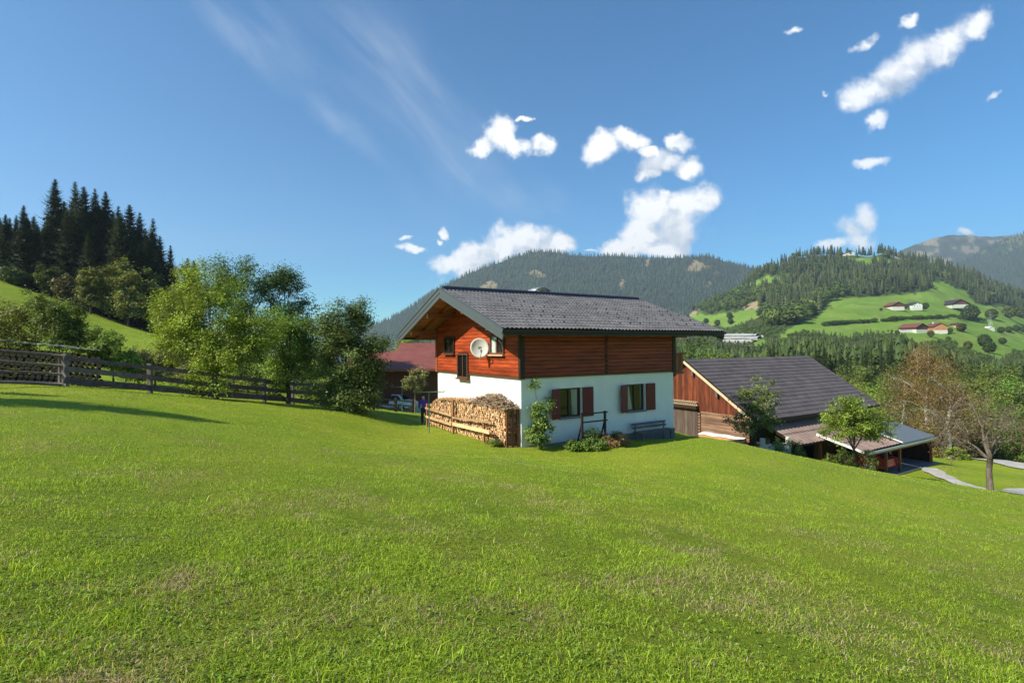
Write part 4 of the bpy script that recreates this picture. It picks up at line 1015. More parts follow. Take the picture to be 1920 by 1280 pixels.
for k in range(5):
    t0, t1 = k/5, (k+1)/5+.02; pa = a0[:2]+dv*t0; pb = a0[:2]+dv*t1
    za = at(np.interp(t0, [0, 1], [-120, 186]), np.interp(t0, [0, 1], [629, 658]), pa[1])[2]; zb_ = at(np.interp(t1, [0, 1], [-120, 186]), np.interp(t1, [0, 1], [629, 658]), pb[1])[2]
    sn = empty('cover_sheet', (pa[0], pa[1], za), ang, ['bent grey metal sheet covering the log stack, leftmost of five', 'grey metal sheet covering the log stack, second from the left', 'grey metal sheet in the middle of the log stack cover', 'pale metal sheet covering the log stack, second from its right end', 'pale metal sheet over the right end of the log stack'][k], 'metal sheet', 'sheets covering the log stack')
    mb = MB(); m_ = 16; v = []; L2 = float(np.linalg.norm(pb-pa)); dz = zb_-za
    for yy in (-.2, 1.2):
        for j in range(m_+1): v.append((L2*j/m_, yy, dz*j/m_+.02*math.sin(j*1.7+k)+.03*(k % 2)+.03))
    mb.add(v, [(j, j+1, m_+2+j, m_+1+j) for j in range(m_)], smooth=True); o = mb.build('sheet', M_zinc if k > 2 else M_plinth, sn); q = o.modifiers.new('t', 'SOLIDIFY'); q.thickness = .015

# ------------------------------------------------------------------ washing line posts
M_green = mat_plain('green_paint', (.05, .13, .09), .5)
for (px, Y, h, lab) in ((803.5, 25, 1.97, 'green metal washing line post nearest the firewood stack'), (753.5, 36, 1.75, 'green metal washing line post farther back by the low fence')):
    q = gpt(px, Y); o = empty('washing_line_post', q, .15, lab, 'washing line post', 'posts of the washing line')
    mb = MB(); mb.tube([(0, 0, -.3), (0, 0, h)], .028, 8); mb.build('post', M_green, o)
    mb = MB(); mb.tube([(-.75, 0, h+.012), (.75, 0, h+.012)], .022, 8); mb.build('crossbar', M_green, o)
    for x in (-.72, .72): mb = MB(); mb.tube([(x, 0, h+.02), (x+.05, 0, h+.1), (x+.09, 0, h+.13)], .012, 6); mb.build('hook', M_green, o)

# ------------------------------------------------------------------ person, stooping, with a stick
M_skin = mat_plain('skin', (.55, .33, .25), .6, var=.05); M_purple = mat_plain('purple_cloth', (.15, .06, .36), .9, var=.2, scale=14.); M_dblue = mat_plain('dark_trousers', (.025, .025, .07), .9, var=.2, scale=14.)
M_hair = mat_plain('white_hair', (.80, .80, .80), .8, var=.1, scale=40.)
per = empty('person', gpt(795, 28.6), 1.85, 'person with white hair, purple jacket and dark trousers stooping over a walking stick', 'person')
def skin(name, mat, parent, verts, edges, radii, lev=2, root=0):
    me = bpy.data.meshes.new(name); me.from_pydata(verts, edges, []); me.materials.append(mat); o = link(bpy.data.objects.new(name, me), parent)
    o.modifiers.new('skin', 'SKIN'); me.skin_vertices.new() if not me.skin_vertices else None
    for i, r in enumerate(radii):
        sv = me.skin_vertices[0].data[i]; sv.radius = (r, r) if not isinstance(r, tuple) else r; sv.use_root = i == root
    m = o.modifiers.new('sub', 'SUBSURF'); m.levels = m.render_levels = lev
    for p_ in me.polygons: p_.use_smooth = True
    return o
# local axes: x forward (the way the person leans), y left, z up
V = [(0, 0, .86), (.10, 0, 1.02), (.24, 0, 1.17), (.36, 0, 1.27), (.44, 0, 1.31), (.53, 0, 1.38),        # 0-5 pelvis, waist, chest, neck base, neck, head
     (.02, .10, .82), (.10, .11, .46), (.02, .11, .08), (.15, .12, .04),                                  # 6-9 left leg
     (.02, -.10, .82), (.02, -.11, .46), (-.10, -.11, .09), (.03, -.12, .04),                             # 10-13 right leg
     (.33, .19, 1.23), (.40, .25, .98), (.56, .22, .84),                                                   # 14-16 left arm
     (.33, -.19, 1.23), (.36, -.27, .99), (.52, -.26, .83), (.58, 0, 1.42)]
E_ = [(0, 1), (1, 2), (2, 3), (3, 4), (4, 5), (0, 6), (6, 7), (7, 8), (8, 9), (0, 10), (10, 11), (11, 12), (12, 13), (3, 14), (14, 15), (15, 16), (3, 17), (17, 18), (18, 19), (5, 20)]
Rd = [.13, .12, .13, .10, .055, .085, .085, .062, .04, .035, .085, .062, .04, .035, .055, .04, .028, .055, .04, .028, .07]
skin('body', M_skin, per, V, E_, Rd)
skin('jacket', M_purple, per, [V[i] for i in (0, 1, 2, 3, 14, 15, 17, 18)]+[(.52, .225, .87), (.485, -.262, .86)], [(0, 1), (1, 2), (2, 3), (3, 4), (4, 5), (3, 6), (6, 7), (5, 8), (7, 9)], [.165, .155, .165, .12, .075, .058, .075, .058, .045, .045])
skin('trousers', M_dblue, per, [V[0], V[6], V[7], V[8], V[10], V[11], V[12]], [(0, 1), (1, 2), (2, 3), (0, 4), (4, 5), (5, 6)], [.15, .11, .085, .06, .11, .085, .06])
skin('hair', M_hair, per, [(.50, 0, 1.41), (.54, 0, 1.45), (.57, 0, 1.475)], [(0, 1), (1, 2)], [.085, .088, .06])
for (i, e) in ((8, 9), (12, 13)): skin('shoe', M_tyre, per, [V[i][:2]+(.06,), V[e]], [(0, 1)], [.055, .05])
for (hx, hy, hz) in ((.58, .22, .80), (.55, -.26, .80)):
    for k in range(5):
        a = (k-2)*.018; mbv = [(hx-.03, hy+a*.6, hz+.03), (hx+.01, hy+a, hz-.005), (hx+.018, hy+a, hz-.035), (hx+.002, hy+a, hz-.05)] if k < 4 else [(hx-.03, hy-.03, hz+.02), (hx-.0, hy-.055, hz+.0), (hx+.02, hy-.05, hz-.02)]
        skin('finger', M_skin, per, mbv, [(j, j+1) for j in range(len(mbv)-1)], [.012, .009, .008, .007][:len(mbv)], 1)
st = empty('walking_stick', tuple(np.array(per.location)), 1.85, 'thin walking stick held by the stooping person', 'walking stick')
mb = MB(); mb.tube([(.60, .22, -.05), (.575, .22, .78), (.555, .22, .81), (.52, .22, .80)], .012, 7); mb.build('shaft', M_zinc, st)

# ------------------------------------------------------------------ trees
def unit(v): return v/np.maximum(np.linalg.norm(v, axis=-1, keepdims=True), 1e-9)
def leaf_quads(c, size, aspect=.55, up=.5, outward=None, ow=.4):
    n = len(c); nrm = rng.normal(size=(n, 3)); nrm = unit(nrm); nrm[:, 2] = np.abs(nrm[:, 2])*1.0+up
    if outward is not None: nrm = nrm+outward*ow
    nrm = unit(nrm); t = unit(np.cross(nrm, rng.normal(size=(n, 3)))); s = np.cross(nrm, t)
    L = (size*rng.uniform(.6, 1.35, n))[:, None]; Wd = L*aspect
    v = np.stack([c-t*L*.5, c+s*Wd*.5-t*L*.05, c+t*L*.5, c-s*Wd*.5-t*L*.05], 1).reshape(-1, 3)
    return v, np.arange(4*n).reshape(n, 4)
def leaf_cols(n, ca, cb, clump, var=.22):
    t = rng.uniform(0, 1, (n, 1)); c = np.array(ca)*(1-t)+np.array(cb)*t
    c = c*clump[:, None]*rng.uniform(1-var, 1+var, (n, 1))
    return np.repeat(c, 4, 0)
def broadleaf(name, label, cat, base, ells, nleaf, lsize, ca, cb, group=None, trunk_r=.14, nclus=None, spread=.155, bark=None, lean=0., hollow=.5, limbs=True, twig=.35, fork=.35):
    """ells: list of (cx, cy, cz, rx, ry, rz) in world space; crown of leaf clusters carried on real branches"""
    base = np.array(base, float); E = np.array([[*e] for e in ells], float)
    vol = E[:, 3]*E[:, 4]*E[:, 5]; pk = vol**.7; pk /= pk.sum()
    nleaf = int(nleaf*1.45); lsize *= 1.25; ca = tuple(q*2.1 for q in ca); cb = tuple(q*1.6 for q in cb)
    nclus = nclus or int(36+nleaf/190)
    which = rng.choice(len(E), nclus, p=pk); d = unit(rng.normal(size=(nclus, 3))); rad = rng.uniform(hollow**3, 1, nclus)**(1/3)
    # uneven outline
    rad = rad*(.80+.38*fbm(d[:, 0]*2.2+which*3.1+base[0], d[:, 2]*2.2+d[:, 1]*1.7, 2, 7))
    cc = E[which, :3]+d*E[which, 3:]*rad[:, None]
    g_ = ground(cc[:, 0], cc[:, 1]); cc[:, 2] = np.maximum(cc[:, 2], g_+.15)
    R0 = float((E[:, 3:].mean(1)*pk).sum()); cr_ = R0*spread*rng.uniform(.7, 1.6, nclus)
    clump = rng.uniform(.5, 1.4, nclus)
    # leaves
    wl_ = cr_**1.5; wl_ /= wl_.sum(); li = rng.choice(nclus, nleaf, p=wl_); off_ = rng.normal(size=(nleaf, 3))*np.array([1, 1, .8]); off_ *= (.75+.25*rng.uniform(0, 1, (nleaf, 1)))
    lc = cc[li]+off_*cr_[li][:, None]
    v, f = leaf_quads(lc, lsize, outward=unit(lc-E[which[li], :3]))
    root = empty(name, base, 0, label, cat, group)
    cr_o = npmesh('crown', v-base, f, M_leaf, root, col=leaf_cols(nleaf, ca, cb, clump[li]))
    # trunk and limbs
    mb = MB(); top = E[:, 2].max(); cen = (E[:, :3]*pk[:, None]).sum(0)
    h0 = max(.5, (cen[2]-base[2])*fork); fk = np.array([base[0]+lean*.3, base[1], base[2]+h0])
    tp = [base-[0, 0, .3], base+[0, 0, .02], base*.5+fk*.5+[.03, 0, 0], fk]
    mb.tube([p-base for p in tp], [trunk_r*1.35, trunk_r*1.12, trunk_r, trunk_r*.85], 10)
    for e in range(len(E)):
        tgt = E[e, :3]+[0, 0, E[e, 5]*.35]; m = fk*.55+tgt*.45+rng.normal(size=3)*.12*R0*.3; m[2] += .1
        r0 = trunk_r*(.30+.30*pk[e]); lp = [fk, fk*.7+m*.3, m, m*.5+tgt*.5+rng.normal(size=3)*.05*R0, tgt]
        mb.tube([p-base for p in lp], [r0, r0*.85, r0*.6, r0*.4, r0*.18], 7, cap=False)
        idx = np.where(which == e)[0]
        if len(idx) > 90: idx = rng.choice(idx, 90, replace=False)
        for i in idx:
            t_ = rng.uniform(.15, .95); k = min(int(t_*4), 3); q = lp[k]+(lp[k+1]-lp[k])*(t_*4-k); c = cc[i]
            mid = q*.5+c*.5+np.array([0, 0, .12*R0*rng.uniform(-.3, 1)]); rb = max(.006, trunk_r*.07*rng.uniform(.6, 1.2))
            mb.tube([q-base, mid-base, c-base], [rb, rb*.65, rb*.3], 4, cap=False)
    mb.build('trunk', bark or M_bark, root)
    return root
def el(px, py, Y, rxp, ryp, depth=None):
    """ellipsoid around picture point at Y with half sizes given in picture units"""
    c = at(px, py, Y); s_ = Y/FPX; return (c[0], c[1], c[2], rxp*s_, (depth or rxp*.9)*s_, ryp*s_)
YG, YG2 = (.165, .20, .022), (.105, .15, .018); DG, DG2 = (.045, .075, .016), (.075, .115, .022); MG, MG2 = (.09, .15, .022), (.055, .10, .018); BG = (.15, .15, .05)
OL, OL2 = (.13, .135, .032), (.075, .085, .022)
broadleaf('apple_tree', 'wide apple tree with yellow green leaves standing at the grey fence', 'tree', gpt(402, 25.4), [el(400, 600, 25.4, 75, 62), el(330, 590, 25.6, 48, 46), el(478, 618, 25.4, 48, 52), el(390, 540, 26, 50, 48), el(345, 650, 25, 45, 36), el(430, 665, 25, 60, 32), el(385, 712, 24.6, 32, 32)], 26000, .085, YG, YG2, trunk_r=.16, fork=.3)
broadleaf('ash_tree', 'tall blue green tree rising behind the apple tree', 'tree', gpt(450, 40), [el(452, 560, 40, 52, 60), el(440, 505, 40, 34, 36), el(485, 530, 40, 32, 34), el(415, 540, 40, 25, 40), el(440, 640, 40, 60, 50)], 15000, .13, (.085, .13, .045), (.055, .09, .03), trunk_r=.2)
broadleaf('maple_tree', 'dark leaved tree against the sky right of the tall blue green tree', 'tree', gpt(540, 42), [el(540, 560, 42, 42, 55), el(535, 530, 42, 26, 26), el(560, 600, 42, 35, 50), el(510, 640, 42, 45, 60), el(560, 680, 42, 50, 40)], 14000, .14, DG, DG2, trunk_r=.22)
broadleaf('pear_tree', 'light green fruit tree at the fence left of the dark bush', 'tree', gpt(540, 29.6), [el(545, 640, 29.6, 50, 55), el(520, 610, 29.6, 32, 40), el(575, 630, 29.6, 34, 48), el(590, 680, 29.4, 36, 36), el(530, 700, 29.2, 30, 36)], 17000, .09, (.13, .19, .028), (.08, .13, .02), trunk_r=.12)
broadleaf('hazel_bush', 'big dark leafy bush reaching the ground at the end of the grey fence', 'bush', gpt(660, 27.6), [el(650, 680, 27.6, 58, 75), el(690, 670, 27.6, 36, 60), el(640, 610, 28, 40, 45), el(675, 590, 28.2, 24, 36), el(660, 740, 27.3, 60, 32), el(615, 630, 28, 30, 50)], 28000, .10, (.055, .08, .02), (.09, .12, .035), trunk_r=.12, fork=.12)
broadleaf('birch_sapling', 'slim yellowish tree rising behind the left half of the apple tree', 'tree', gpt(350, 48), [el(352, 560, 48, 28, 60), el(350, 520, 48, 17, 32), el(330, 590, 48, 28, 50)], 8000, .14, (.15, .17, .035), (.10, .12, .03), trunk_r=.14)
broadleaf('bush', 'rounded bush with olive leaves behind the log stack at the left edge', 'bush', gpt(40, 28), [el(30, 620, 28, 55, 42), el(85, 600, 28, 42, 46), el(-20, 600, 28, 50, 40)], 15000, .09, OL, (.11, .13, .03), trunk_r=.06, fork=.1)
broadleaf('bush', 'tall light green bush with upright shoots above the log stack', 'bush', gpt(110, 27), [el(115, 610, 27, 38, 50), el(85, 575, 27, 20, 30), el(140, 630, 27, 30, 36), el(55, 560, 27, 9, 18)], 11000, .085, (.12, .15, .04), (.07, .10, .022), trunk_r=.06, fork=.1)
broadleaf('bush', 'fresh green bush right behind the end of the log stack', 'bush', gpt(212, 26.5), [el(212, 660, 26.5, 36, 32), el(195, 640, 27, 28, 28), el(232, 680, 26.5, 30, 22)], 8000, .085, (.13, .19, .03), (.06, .10, .02), trunk_r=.05, fork=.1)
broadleaf('hedge', 'greyish brown clipped hedge behind the fence between bush and apple tree', 'hedge', gpt(290, 29.5), [el(260, 675, 29.5, 34, 26, 25), el(300, 672, 29.5, 38, 28, 25), el(345, 680, 29.5, 36, 28, 25), el(250, 700, 28.8, 34, 14, 20), el(330, 705, 28.8, 44, 14, 20)], 12000, .075, (.19, .165, .085), (.10, .095, .04), trunk_r=.05, fork=.1)
broadleaf('undergrowth', 'dark shrubs filling the gap below the trees behind the fence', 'shrub', gpt(480, 33), [el(450, 715, 33, 50, 30), el(520, 715, 33, 45, 34), el(590, 720, 33, 40, 34)], 9000, .10, (.04, .065, .014), (.07, .10, .02), trunk_r=.05, fork=.1)
broadleaf('young_tree', 'small thin tree with sparse olive leaves before the red roofed house', 'tree', gpt(777, 36), [el(778, 715, 36, 24, 18), el(765, 708, 36, 18, 12), el(790, 700, 36, 14, 10)], 1900, .085, (.16, .16, .06), (.10, .11, .04), trunk_r=.035, bark=M_bark_pale, fork=.75)
for i, (px, Y, ytop, w, lab, ca, cb) in enumerate([(715, 60, 640, 34, 'green tree beside the big dark bush above the red roof', MG, YG), (755, 72, 632, 26, 'light green tree above the chimney of the red roof', YG, MG), (790, 75, 628, 26, 'dark round tree behind the red roof under the eave', DG, DG2), (845, 78, 640, 26, 'green tree hidden mostly behind the house gable', MG, MG2),
        (1288, 62, 632, 34, 'dark leaved tree directly behind the balcony', DG, DG2), (1325, 66, 628, 42, 'large green tree behind the ridge of the barn near the house', MG, DG2), (1375, 70, 648, 36, 'yellow green tree showing over the left part of the barn ridge', (.17, .20, .03), MG), (1425, 74, 652, 30, 'bright yellow green bushy tree over the barn ridge', (.19, .22, .035), YG2), (1350, 85, 640, 34, 'olive tree behind the others over the barn ridge', OL, MG2)]):
    g_ = gpt(px, Y); tz = at(px, ytop, Y)[2]; H = tz-g_[2]; r = w*Y/FPX; x, y = g_[0], g_[1]
    broadleaf('broadleaf_tree', lab, 'tree', g_, [(x, y, g_[2]+H*.68, r, r, H*.32), (x+r*.5, y, g_[2]+H*.5, r*.7, r*.7, H*.28), (x-r*.5, y, g_[2]+H*.52, r*.7, r*.7, H*.3), (x, y, g_[2]+H*.28, r*.9, r*.9, H*.25)], 4200, .22, ca, cb, trunk_r=.2)
# right side trees
broadleaf('plum_tree', 'small dark stemmed tree before the barn gable with light upper leaves', 'tree', gpt(1412, 31.6), [el(1408, 745, 31.6, 28, 40), el(1440, 742, 31.6, 24, 34), el(1395, 790, 31.4, 36, 20), el(1438, 790, 31.6, 32, 20), el(1420, 765, 31.6, 36, 30)], 7000, .085, (.13, .155, .035), (.05, .07, .02), trunk_r=.11, hollow=.2)
broadleaf('fruit_tree', 'round yellow green tree in front of the brown shed roof', 'tree', gpt(1598, 31.2), [el(1605, 790, 31.2, 52, 32), el(1575, 775, 31.2, 30, 26), el(1595, 760, 31.2, 24, 24), el(1640, 800, 31.2, 34, 24), el(1570, 806, 31, 30, 18)], 15000, .085, (.15, .19, .03), (.095, .14, .02), trunk_r=.12, hollow=.25, fork=.45)
bush_l = [(1480, 30.5, 820, 22, 'grey green bush at the corner post of the low shed', MG), (1553, 31, 852, 14, 'low fresh green weed bush on the crest before the shed', (.14, .19, .03)), (1580, 31, 842, 14, 'leafy shrub left of the round yellow green tree trunk', MG), (1620, 31.2, 838, 18, 'shrub with greyish leaves right of the round yellow green tree trunk', OL), (1500, 31, 846, 12, 'small weed bush below the edge of the shed roof', MG2), (1452, 32, 826, 13, 'small bush growing over the pale garden wall', MG)]
for px, Y, yt, w, lab, ca in bush_l:
    g_ = gpt(px, Y); tz = at(px, yt, Y)[2]; H = max(.4, tz-g_[2]); r = w*Y/FPX
    broadleaf('bush', lab, 'bush', g_, [(g_[0], g_[1], g_[2]+H*.5, r, r, H*.55), (g_[0]+r*.6, g_[1], g_[2]+H*.3, r*.6, r*.6, H*.35)], 1300, .07, ca, OL2, trunk_r=.025, fork=.1)
# birch and autumn trees
def birch(label, px, Y, xs, ytop, nleaf, ca, cb):
    g_ = gpt(px, Y); root = empty('birch_tree', g_, 0, label, 'tree'); s_ = Y/FPX; tz = at(px, ytop, Y)[2]; H = tz-g_[2]
    mb = MB(); pts = [np.array([.0, 0, -.3]), np.array([.1, 0, H*.2]), np.array([-.05, 0, H*.45]), np.array([.25, 0, H*.7]), np.array([.3, 0, H*.98])]
    mb.tube(pts, [.22, .19, .15, .09, .02], 9)
    cl = []; 
    for i in range(46):
        t_ = rng.uniform(.22, .93); k = min(int(t_*4), 3); q = pts[k]+(pts[k+1]-pts[k])*(t_*4-k); q = q.copy()
        a = rng.uniform(0, 2*math.pi); R_ = xs*s_*rng.uniform(.5, 1.1)*(1.15-t_)**.6; up_ = R_*rng.uniform(.3, 1.0)
        e = q+np.array([math.cos(a)*R_, math.sin(a)*R_*.8, up_]); m = q*.5+e*.5+np.array([0, 0, .12*R_])
        mb.tube([q, m, e], [.04*(1.2-t_), .018, .006], 5, cap=False)
        for j in range(7):
            s2 = rng.uniform(.3, 1); b_ = (q*(1-s2)+e*s2) if s2 > .5 else m; tip = b_+rng.normal(size=3)*R_*.22+[0, 0, -.25]
            mb.tube([b_, tip], [.007, .003], 3, cap=False); cl.append(tip); cl.append(b_*.5+tip*.5)
    mb.build('trunk', M_bark_birch, root)
    cl = np.array(cl); nleaf = int(nleaf*1.9); li = rng.integers(0, len(cl), nleaf); lc = cl[li]+rng.normal(size=(nleaf, 3))*.55; clump = rng.uniform(.6, 1.35, len(cl))[li]
    v, f = leaf_quads(lc, .13, up=.1); npmesh('crown', v, f, M_leaf, root, col=leaf_cols(nleaf, tuple(q*1.35 for q in ca), tuple(q*1.35 for q in cb), clump, .3))
    return root
M_bark_birch, n = newmat('birch_bark'); o = obco(n)
bn = n.noise(n.n('ShaderNodeMapping', {'Vector': o, 'Scale': (2., 2., 9.)}).outputs[0], 1.2, 4, .6)
finish(M_bark_birch, n, n.n('ShaderNodeBsdfPrincipled', {'Base Color': n.mix(n.step(bn, .55, .68), (.62, .60, .55), (.06, .05, .045)), 'Roughness': .7}).outputs[0])
birch('tall birch with white trunk and thin brown orange leaves behind the grey carport roof', 1735, 52, 76, 642, 9000, (.26, .13, .04), (.15, .11, .035))
birch('second birch with olive brown leaves left of the tall white trunk', 1690, 56, 60, 700, 8000, (.16, .13, .045), (.12, .115, .035))
birch('thinly leaved brown tree between the carport and the bare tree', 1775, 49, 60, 716, 8000, (.20, .125, .05), (.11, .10, .035))
for i, (px, Y, yt, w, lab, ca, cb) in enumerate([(1845, 62, 700, 46, 'dense olive green tree with reddish patches right of the tall birch', OL, (.13, .10, .03)), (1905, 56, 698, 44, 'bright green tree at the right picture edge', (.10, .16, .03), MG2), (1660, 66, 712, 34, 'green tree at the far corner of the barn roof', MG, OL), (1620, 72, 705, 30, 'tree with light leaves showing past the barn roof edge', YG, OL),
        (1810, 54, 770, 40, 'low brownish green bush before the dense olive tree', OL, (.12, .09, .035)), (1870, 56, 790, 44, 'low dark bush behind the upper track', DG2, OL2), (1720, 50, 800, 40, 'brown green bush behind the grey carport roof', OL, (.13, .09, .03)), (1960, 52, 720, 40, 'green tree just beyond the right picture edge', MG, DG2), (1790, 46, 838, 16, 'small yellow green bush right of the carport', YG, MG), (1835, 70, 745, 44, 'brown leaved tree deep behind the bare tree', (.13, .10, .04), OL2)]):
    g_ = gpt(px, Y); tz = at(px, yt, Y)[2]; H = max(1., tz-g_[2]); r = w*Y/FPX; x, y = g_[0], g_[1]
    broadleaf('broadleaf_tree', lab, 'tree', g_, [(x, y, g_[2]+H*.70, r*.9, r, H*.30), (x+r*.45, y, g_[2]+H*.5, r*.7, r*.7, H*.28), (x-r*.45, y, g_[2]+H*.52, r*.7, r*.7, H*.3), (x, y, g_[2]+H*.25, r, r*.9, H*.25)], 6500 if w > 20 else 1500, .17, ca, cb, trunk_r=.16)
# bare tree by the drive
def bare_tree(label, px, Y, ytop):
    g_ = gpt(px, Y); root = empty('bare_tree', g_, 0, label, 'tree'); H = at(px, ytop, Y)[2]-g_[2]; mb = MB(); tips = []
    def grow(p, d, L, r, lv):
        pts = [p]; q = p.copy(); dd = d.copy()
        for k in range(4):
            dd = unit((dd+rng.normal(size=3)*.20+np.array([0, 0, .06 if lv < 2 else -.02]))[None])[0]; q = q+dd*L/4; pts.append(q.copy())
        mb.tube(pts, [max(r, .0075)*(1-.16*k) for k in range(5)], 6 if lv < 2 else 4, cap=False)
        if lv >= 4: tips.append(q); return
        for k in range(3):
            a = pts[2+k % 3]; nd = unit((dd+rng.normal(size=3)*.62)[None])[0]; grow(a, nd, L*rng.uniform(.55, .85), r*.46, lv+1)
        tips.append(q)
    mb.tube([(0, 0, -.3), (.02, 0, .0), (-.02, 0, 1.0), (.05, 0, 1.55)], [.20, .145, .115, .12], 10)
    b_ = np.array([.05, 0, 1.5])
    for d, L, r in (((.05, .1, 1), 2.4, .11), ((-.75, .1, .75), 2.5, .075), ((.85, -.1, .42), 2.5, .07), ((.5, .3, .9), 2.2, .07), ((-.35, -.3, .9), 2.2, .065), ((-.95, .2, .30), 2.2, .055)): grow(b_+np.array([0, 0, rng.uniform(-.2, .5)]), unit(np.array([d]))[0], L*H/9.2, r*.9, 0)
    mb.build('trunk', M_bark_mid, root)
    tips = np.array(tips); li = rng.integers(0, len(tips), 1900); lc = tips[li]+rng.normal(size=(1900, 3))*.12
    v, f = leaf_quads(lc, .06, up=.1); npmesh('crown', v, f, M_leaf, root, col=leaf_cols(1900, (.30, .13, .08), (.18, .16, .06), rng.uniform(.6, 1.3, 1900)))
    return root
bare_tree('nearly leafless crooked tree with pale branches standing by the gravel drive', 1851, 25, 700)
# climbing shrub on the house corner
c0 = HL(.60, -.5, -.15)
broadleaf('climbing_pear', 'leafy espalier shrub climbing the near corner of the white wall', 'shrub', c0, [tuple(HL(.45, -.45, .5))+(.36, .32, .50), tuple(HL(.75, -.42, .65))+(.32, .26, .50), tuple(HL(.50, -.3, 1.45))+(.19, .17, .50), tuple(HL(.46, -.25, 2.3))+(.08, .09, .42), tuple(HL(1.12, -.28, 1.6))+(.12, .10, .40), tuple(HL(.2, -.6, .55))+(.25, .22, .35)], 2900, .085, (.13, .18, .04), (.055, .09, .02), trunk_r=.035, hollow=.1, spread=.28)
for k, (lx, ly, r, h, lab, ca, cb) in enumerate([(2.4, -1.35, .55, .55, 'green weeds growing in front of the wooden bar frame', (.11, .17, .03), MG2), (3.6, -1.35, .55, .60, 'dry reddish brown weed clump right of the bar frame', (.24, .14, .07), (.16, .12, .05)), (3.0, -.75, .40, .85, 'dark leafy bush inside the wooden bar frame', DG, DG2), (4.1, -1.0, .35, .55, 'green weed clump at the start of the grey plinth', (.12, .18, .03), MG), (1.7, -1.1, .35, .42, 'small fern like weeds by the wall below the left window', (.12, .18, .03), MG), (-.9, .5, .35, .25, 'low weeds at the near foot of the firewood stack', (.12, .17, .03), OL)]):
    p = HL(lx, ly, 0); p[2] = gz(p[0], p[1])
    broadleaf('weeds', lab, 'weeds', p, [(p[0], p[1], p[2]+h*.45, r, r*.8, h*.5), (p[0]+r*.5, p[1]+.1, p[2]+h*.3, r*.6, r*.5, h*.35)], 1500, .06, ca, cb, trunk_r=.012, fork=.1, spread=.2)

# ------------------------------------------------------------------ conifers
def conifer_mesh(H, Rb, seed, dens=1., ca=(.026, .042, .018), cb=(.045, .066, .024), low=.06, larch=False, mdet=9):
    r_ = np.random.default_rng(seed); zs = []; z = H*low
    while z < H*.985: zs.append(z); z += max(.16, H*.024*(1.2-z/H*.8))
    B = []
    for z in zs:
        t = z/H; L = Rb*((1-t)**.8)*r_.uniform(.72, 1.18)*min(1, .55+t*4)+.03
        n = int(r_.integers(6, 9)*dens)+1; a0 = r_.uniform(0, 6.28)
        for k in range(n): B.append((z+r_.uniform(-.1, .1), a0+6.283*k/n+r_.uniform(-.25, .25), L*r_.uniform(.62, 1.18)))
    B = np.array(B); m = mdet; t = np.linspace(.12, 1, m)[None]
    z0, a, L = B[:, 0:1], B[:, 1:2], B[:, 2:3]
    rad = L*t; tt = z0/H; droop = (.30-.55*tt) if not larch else (.05-.3*tt)
    z = z0-rad*droop-L*.18*t*(1-t)*2+L*.10*t**3
    dirx, diry = np.cos(a)+0*t, np.sin(a)+0*t
    P_ = np.stack([dirx*rad, diry*rad, z], -1).reshape(-1, 3); D_ = np.stack([dirx, diry, 0*dirx], -1).reshape(-1, 3); S_ = np.stack([-diry, dirx, 0*dirx], -1).reshape(-1, 3)
    Ls = (L*(.40*(1.15-t))+.05+0*t).reshape(-1, 1)
    vs = []; 
    for s in (-1, 1, 0):
        k = len(P_); d = unit(S_*s*.75+D_*(.55 if s else .25)+np.array([0, 0, -.28 if s else -.95])+r_.normal(size=(k, 3))*.2)
        ln = Ls*r_.uniform(.6, 1.2, (k, 1))*(1. if s else .8); wv = unit(np.cross(d, S_*(.2)+np.array([0, 0, 1.])+r_.normal(size=(k, 3))*.35))*(ln*.2+.006)
        vs.append(np.stack([P_, P_+d*ln*.45+wv, P_+d*ln, P_+d*ln*.45-wv], 1))
    v = np.concatenate(vs).reshape(-1, 3); n = len(v)//4
    tq = r_.uniform(0, 1, (n, 1)); c = np.array(ca)*(1-tq)+np.array(cb)*tq; c = c*r_.uniform(.7, 1.3, (n, 1)); br = r_.uniform(.8, 1.2, len(B)); c = c*np.tile(np.repeat(br, m), 3)[:, None]
    return v, np.arange(4*n).reshape(n, 4), np.repeat(c, 4, 0)
def conifer_proto(H, Rb, seed, label, name='spruce_tree', group=None, **kw):
    root = empty(name, (0, 0, 0), 0, label, 'tree', group); v, f, c = conifer_mesh(H, Rb, seed, **kw)
    npmesh('crown', v, f, M_needle, root, col=c)
    mb = MB(); mb.tube([(0, 0, -1.), (0, 0, H*.4), (0, 0, H*.98)], [H*.014, H*.009, .02], 7); mb.build('trunk', M_bark, root)
    return root
GS, GL = 'trees of the dark wood on the left hill', 'light larches in the left wood'
SP = [conifer_proto(25, 6.4, 11, 'dark spruce in the wood on the left hill', group=GS), conifer_proto(25, 5.6, 12, 'dark spruce in the wood on the left hill', group=GS, ca=(.040, .055, .022), cb=(.062, .080, .030)), conifer_proto(25, 6.6, 13, 'dark spruce in the wood on the left hill', group=GS),
      conifer_proto(25, 5.2, 14, 'olive green larch in the wood on the left hill', 'larch_tree', GL, larch=True, dens=.8, ca=(.10, .115, .03), cb=(.07, .085, .025), low=.2)]
used = [False]*len(SP)
def put_conifer(k, loc, H, label=None, wide=1.):
    o = SP[k] if not used[k] else copy_tree(SP[k]); used[k] = True
    o.location = tuple(loc); s = H/25.; o.scale = (s*wide, s*wide, s); o.rotation_euler = (0, 0, random.uniform(0, 6.28))
    o['label'] = label or ('spruce among many in the dark wood on the left hill' if k != 3 else 'larch among the dark spruces on the left hill')
    return o
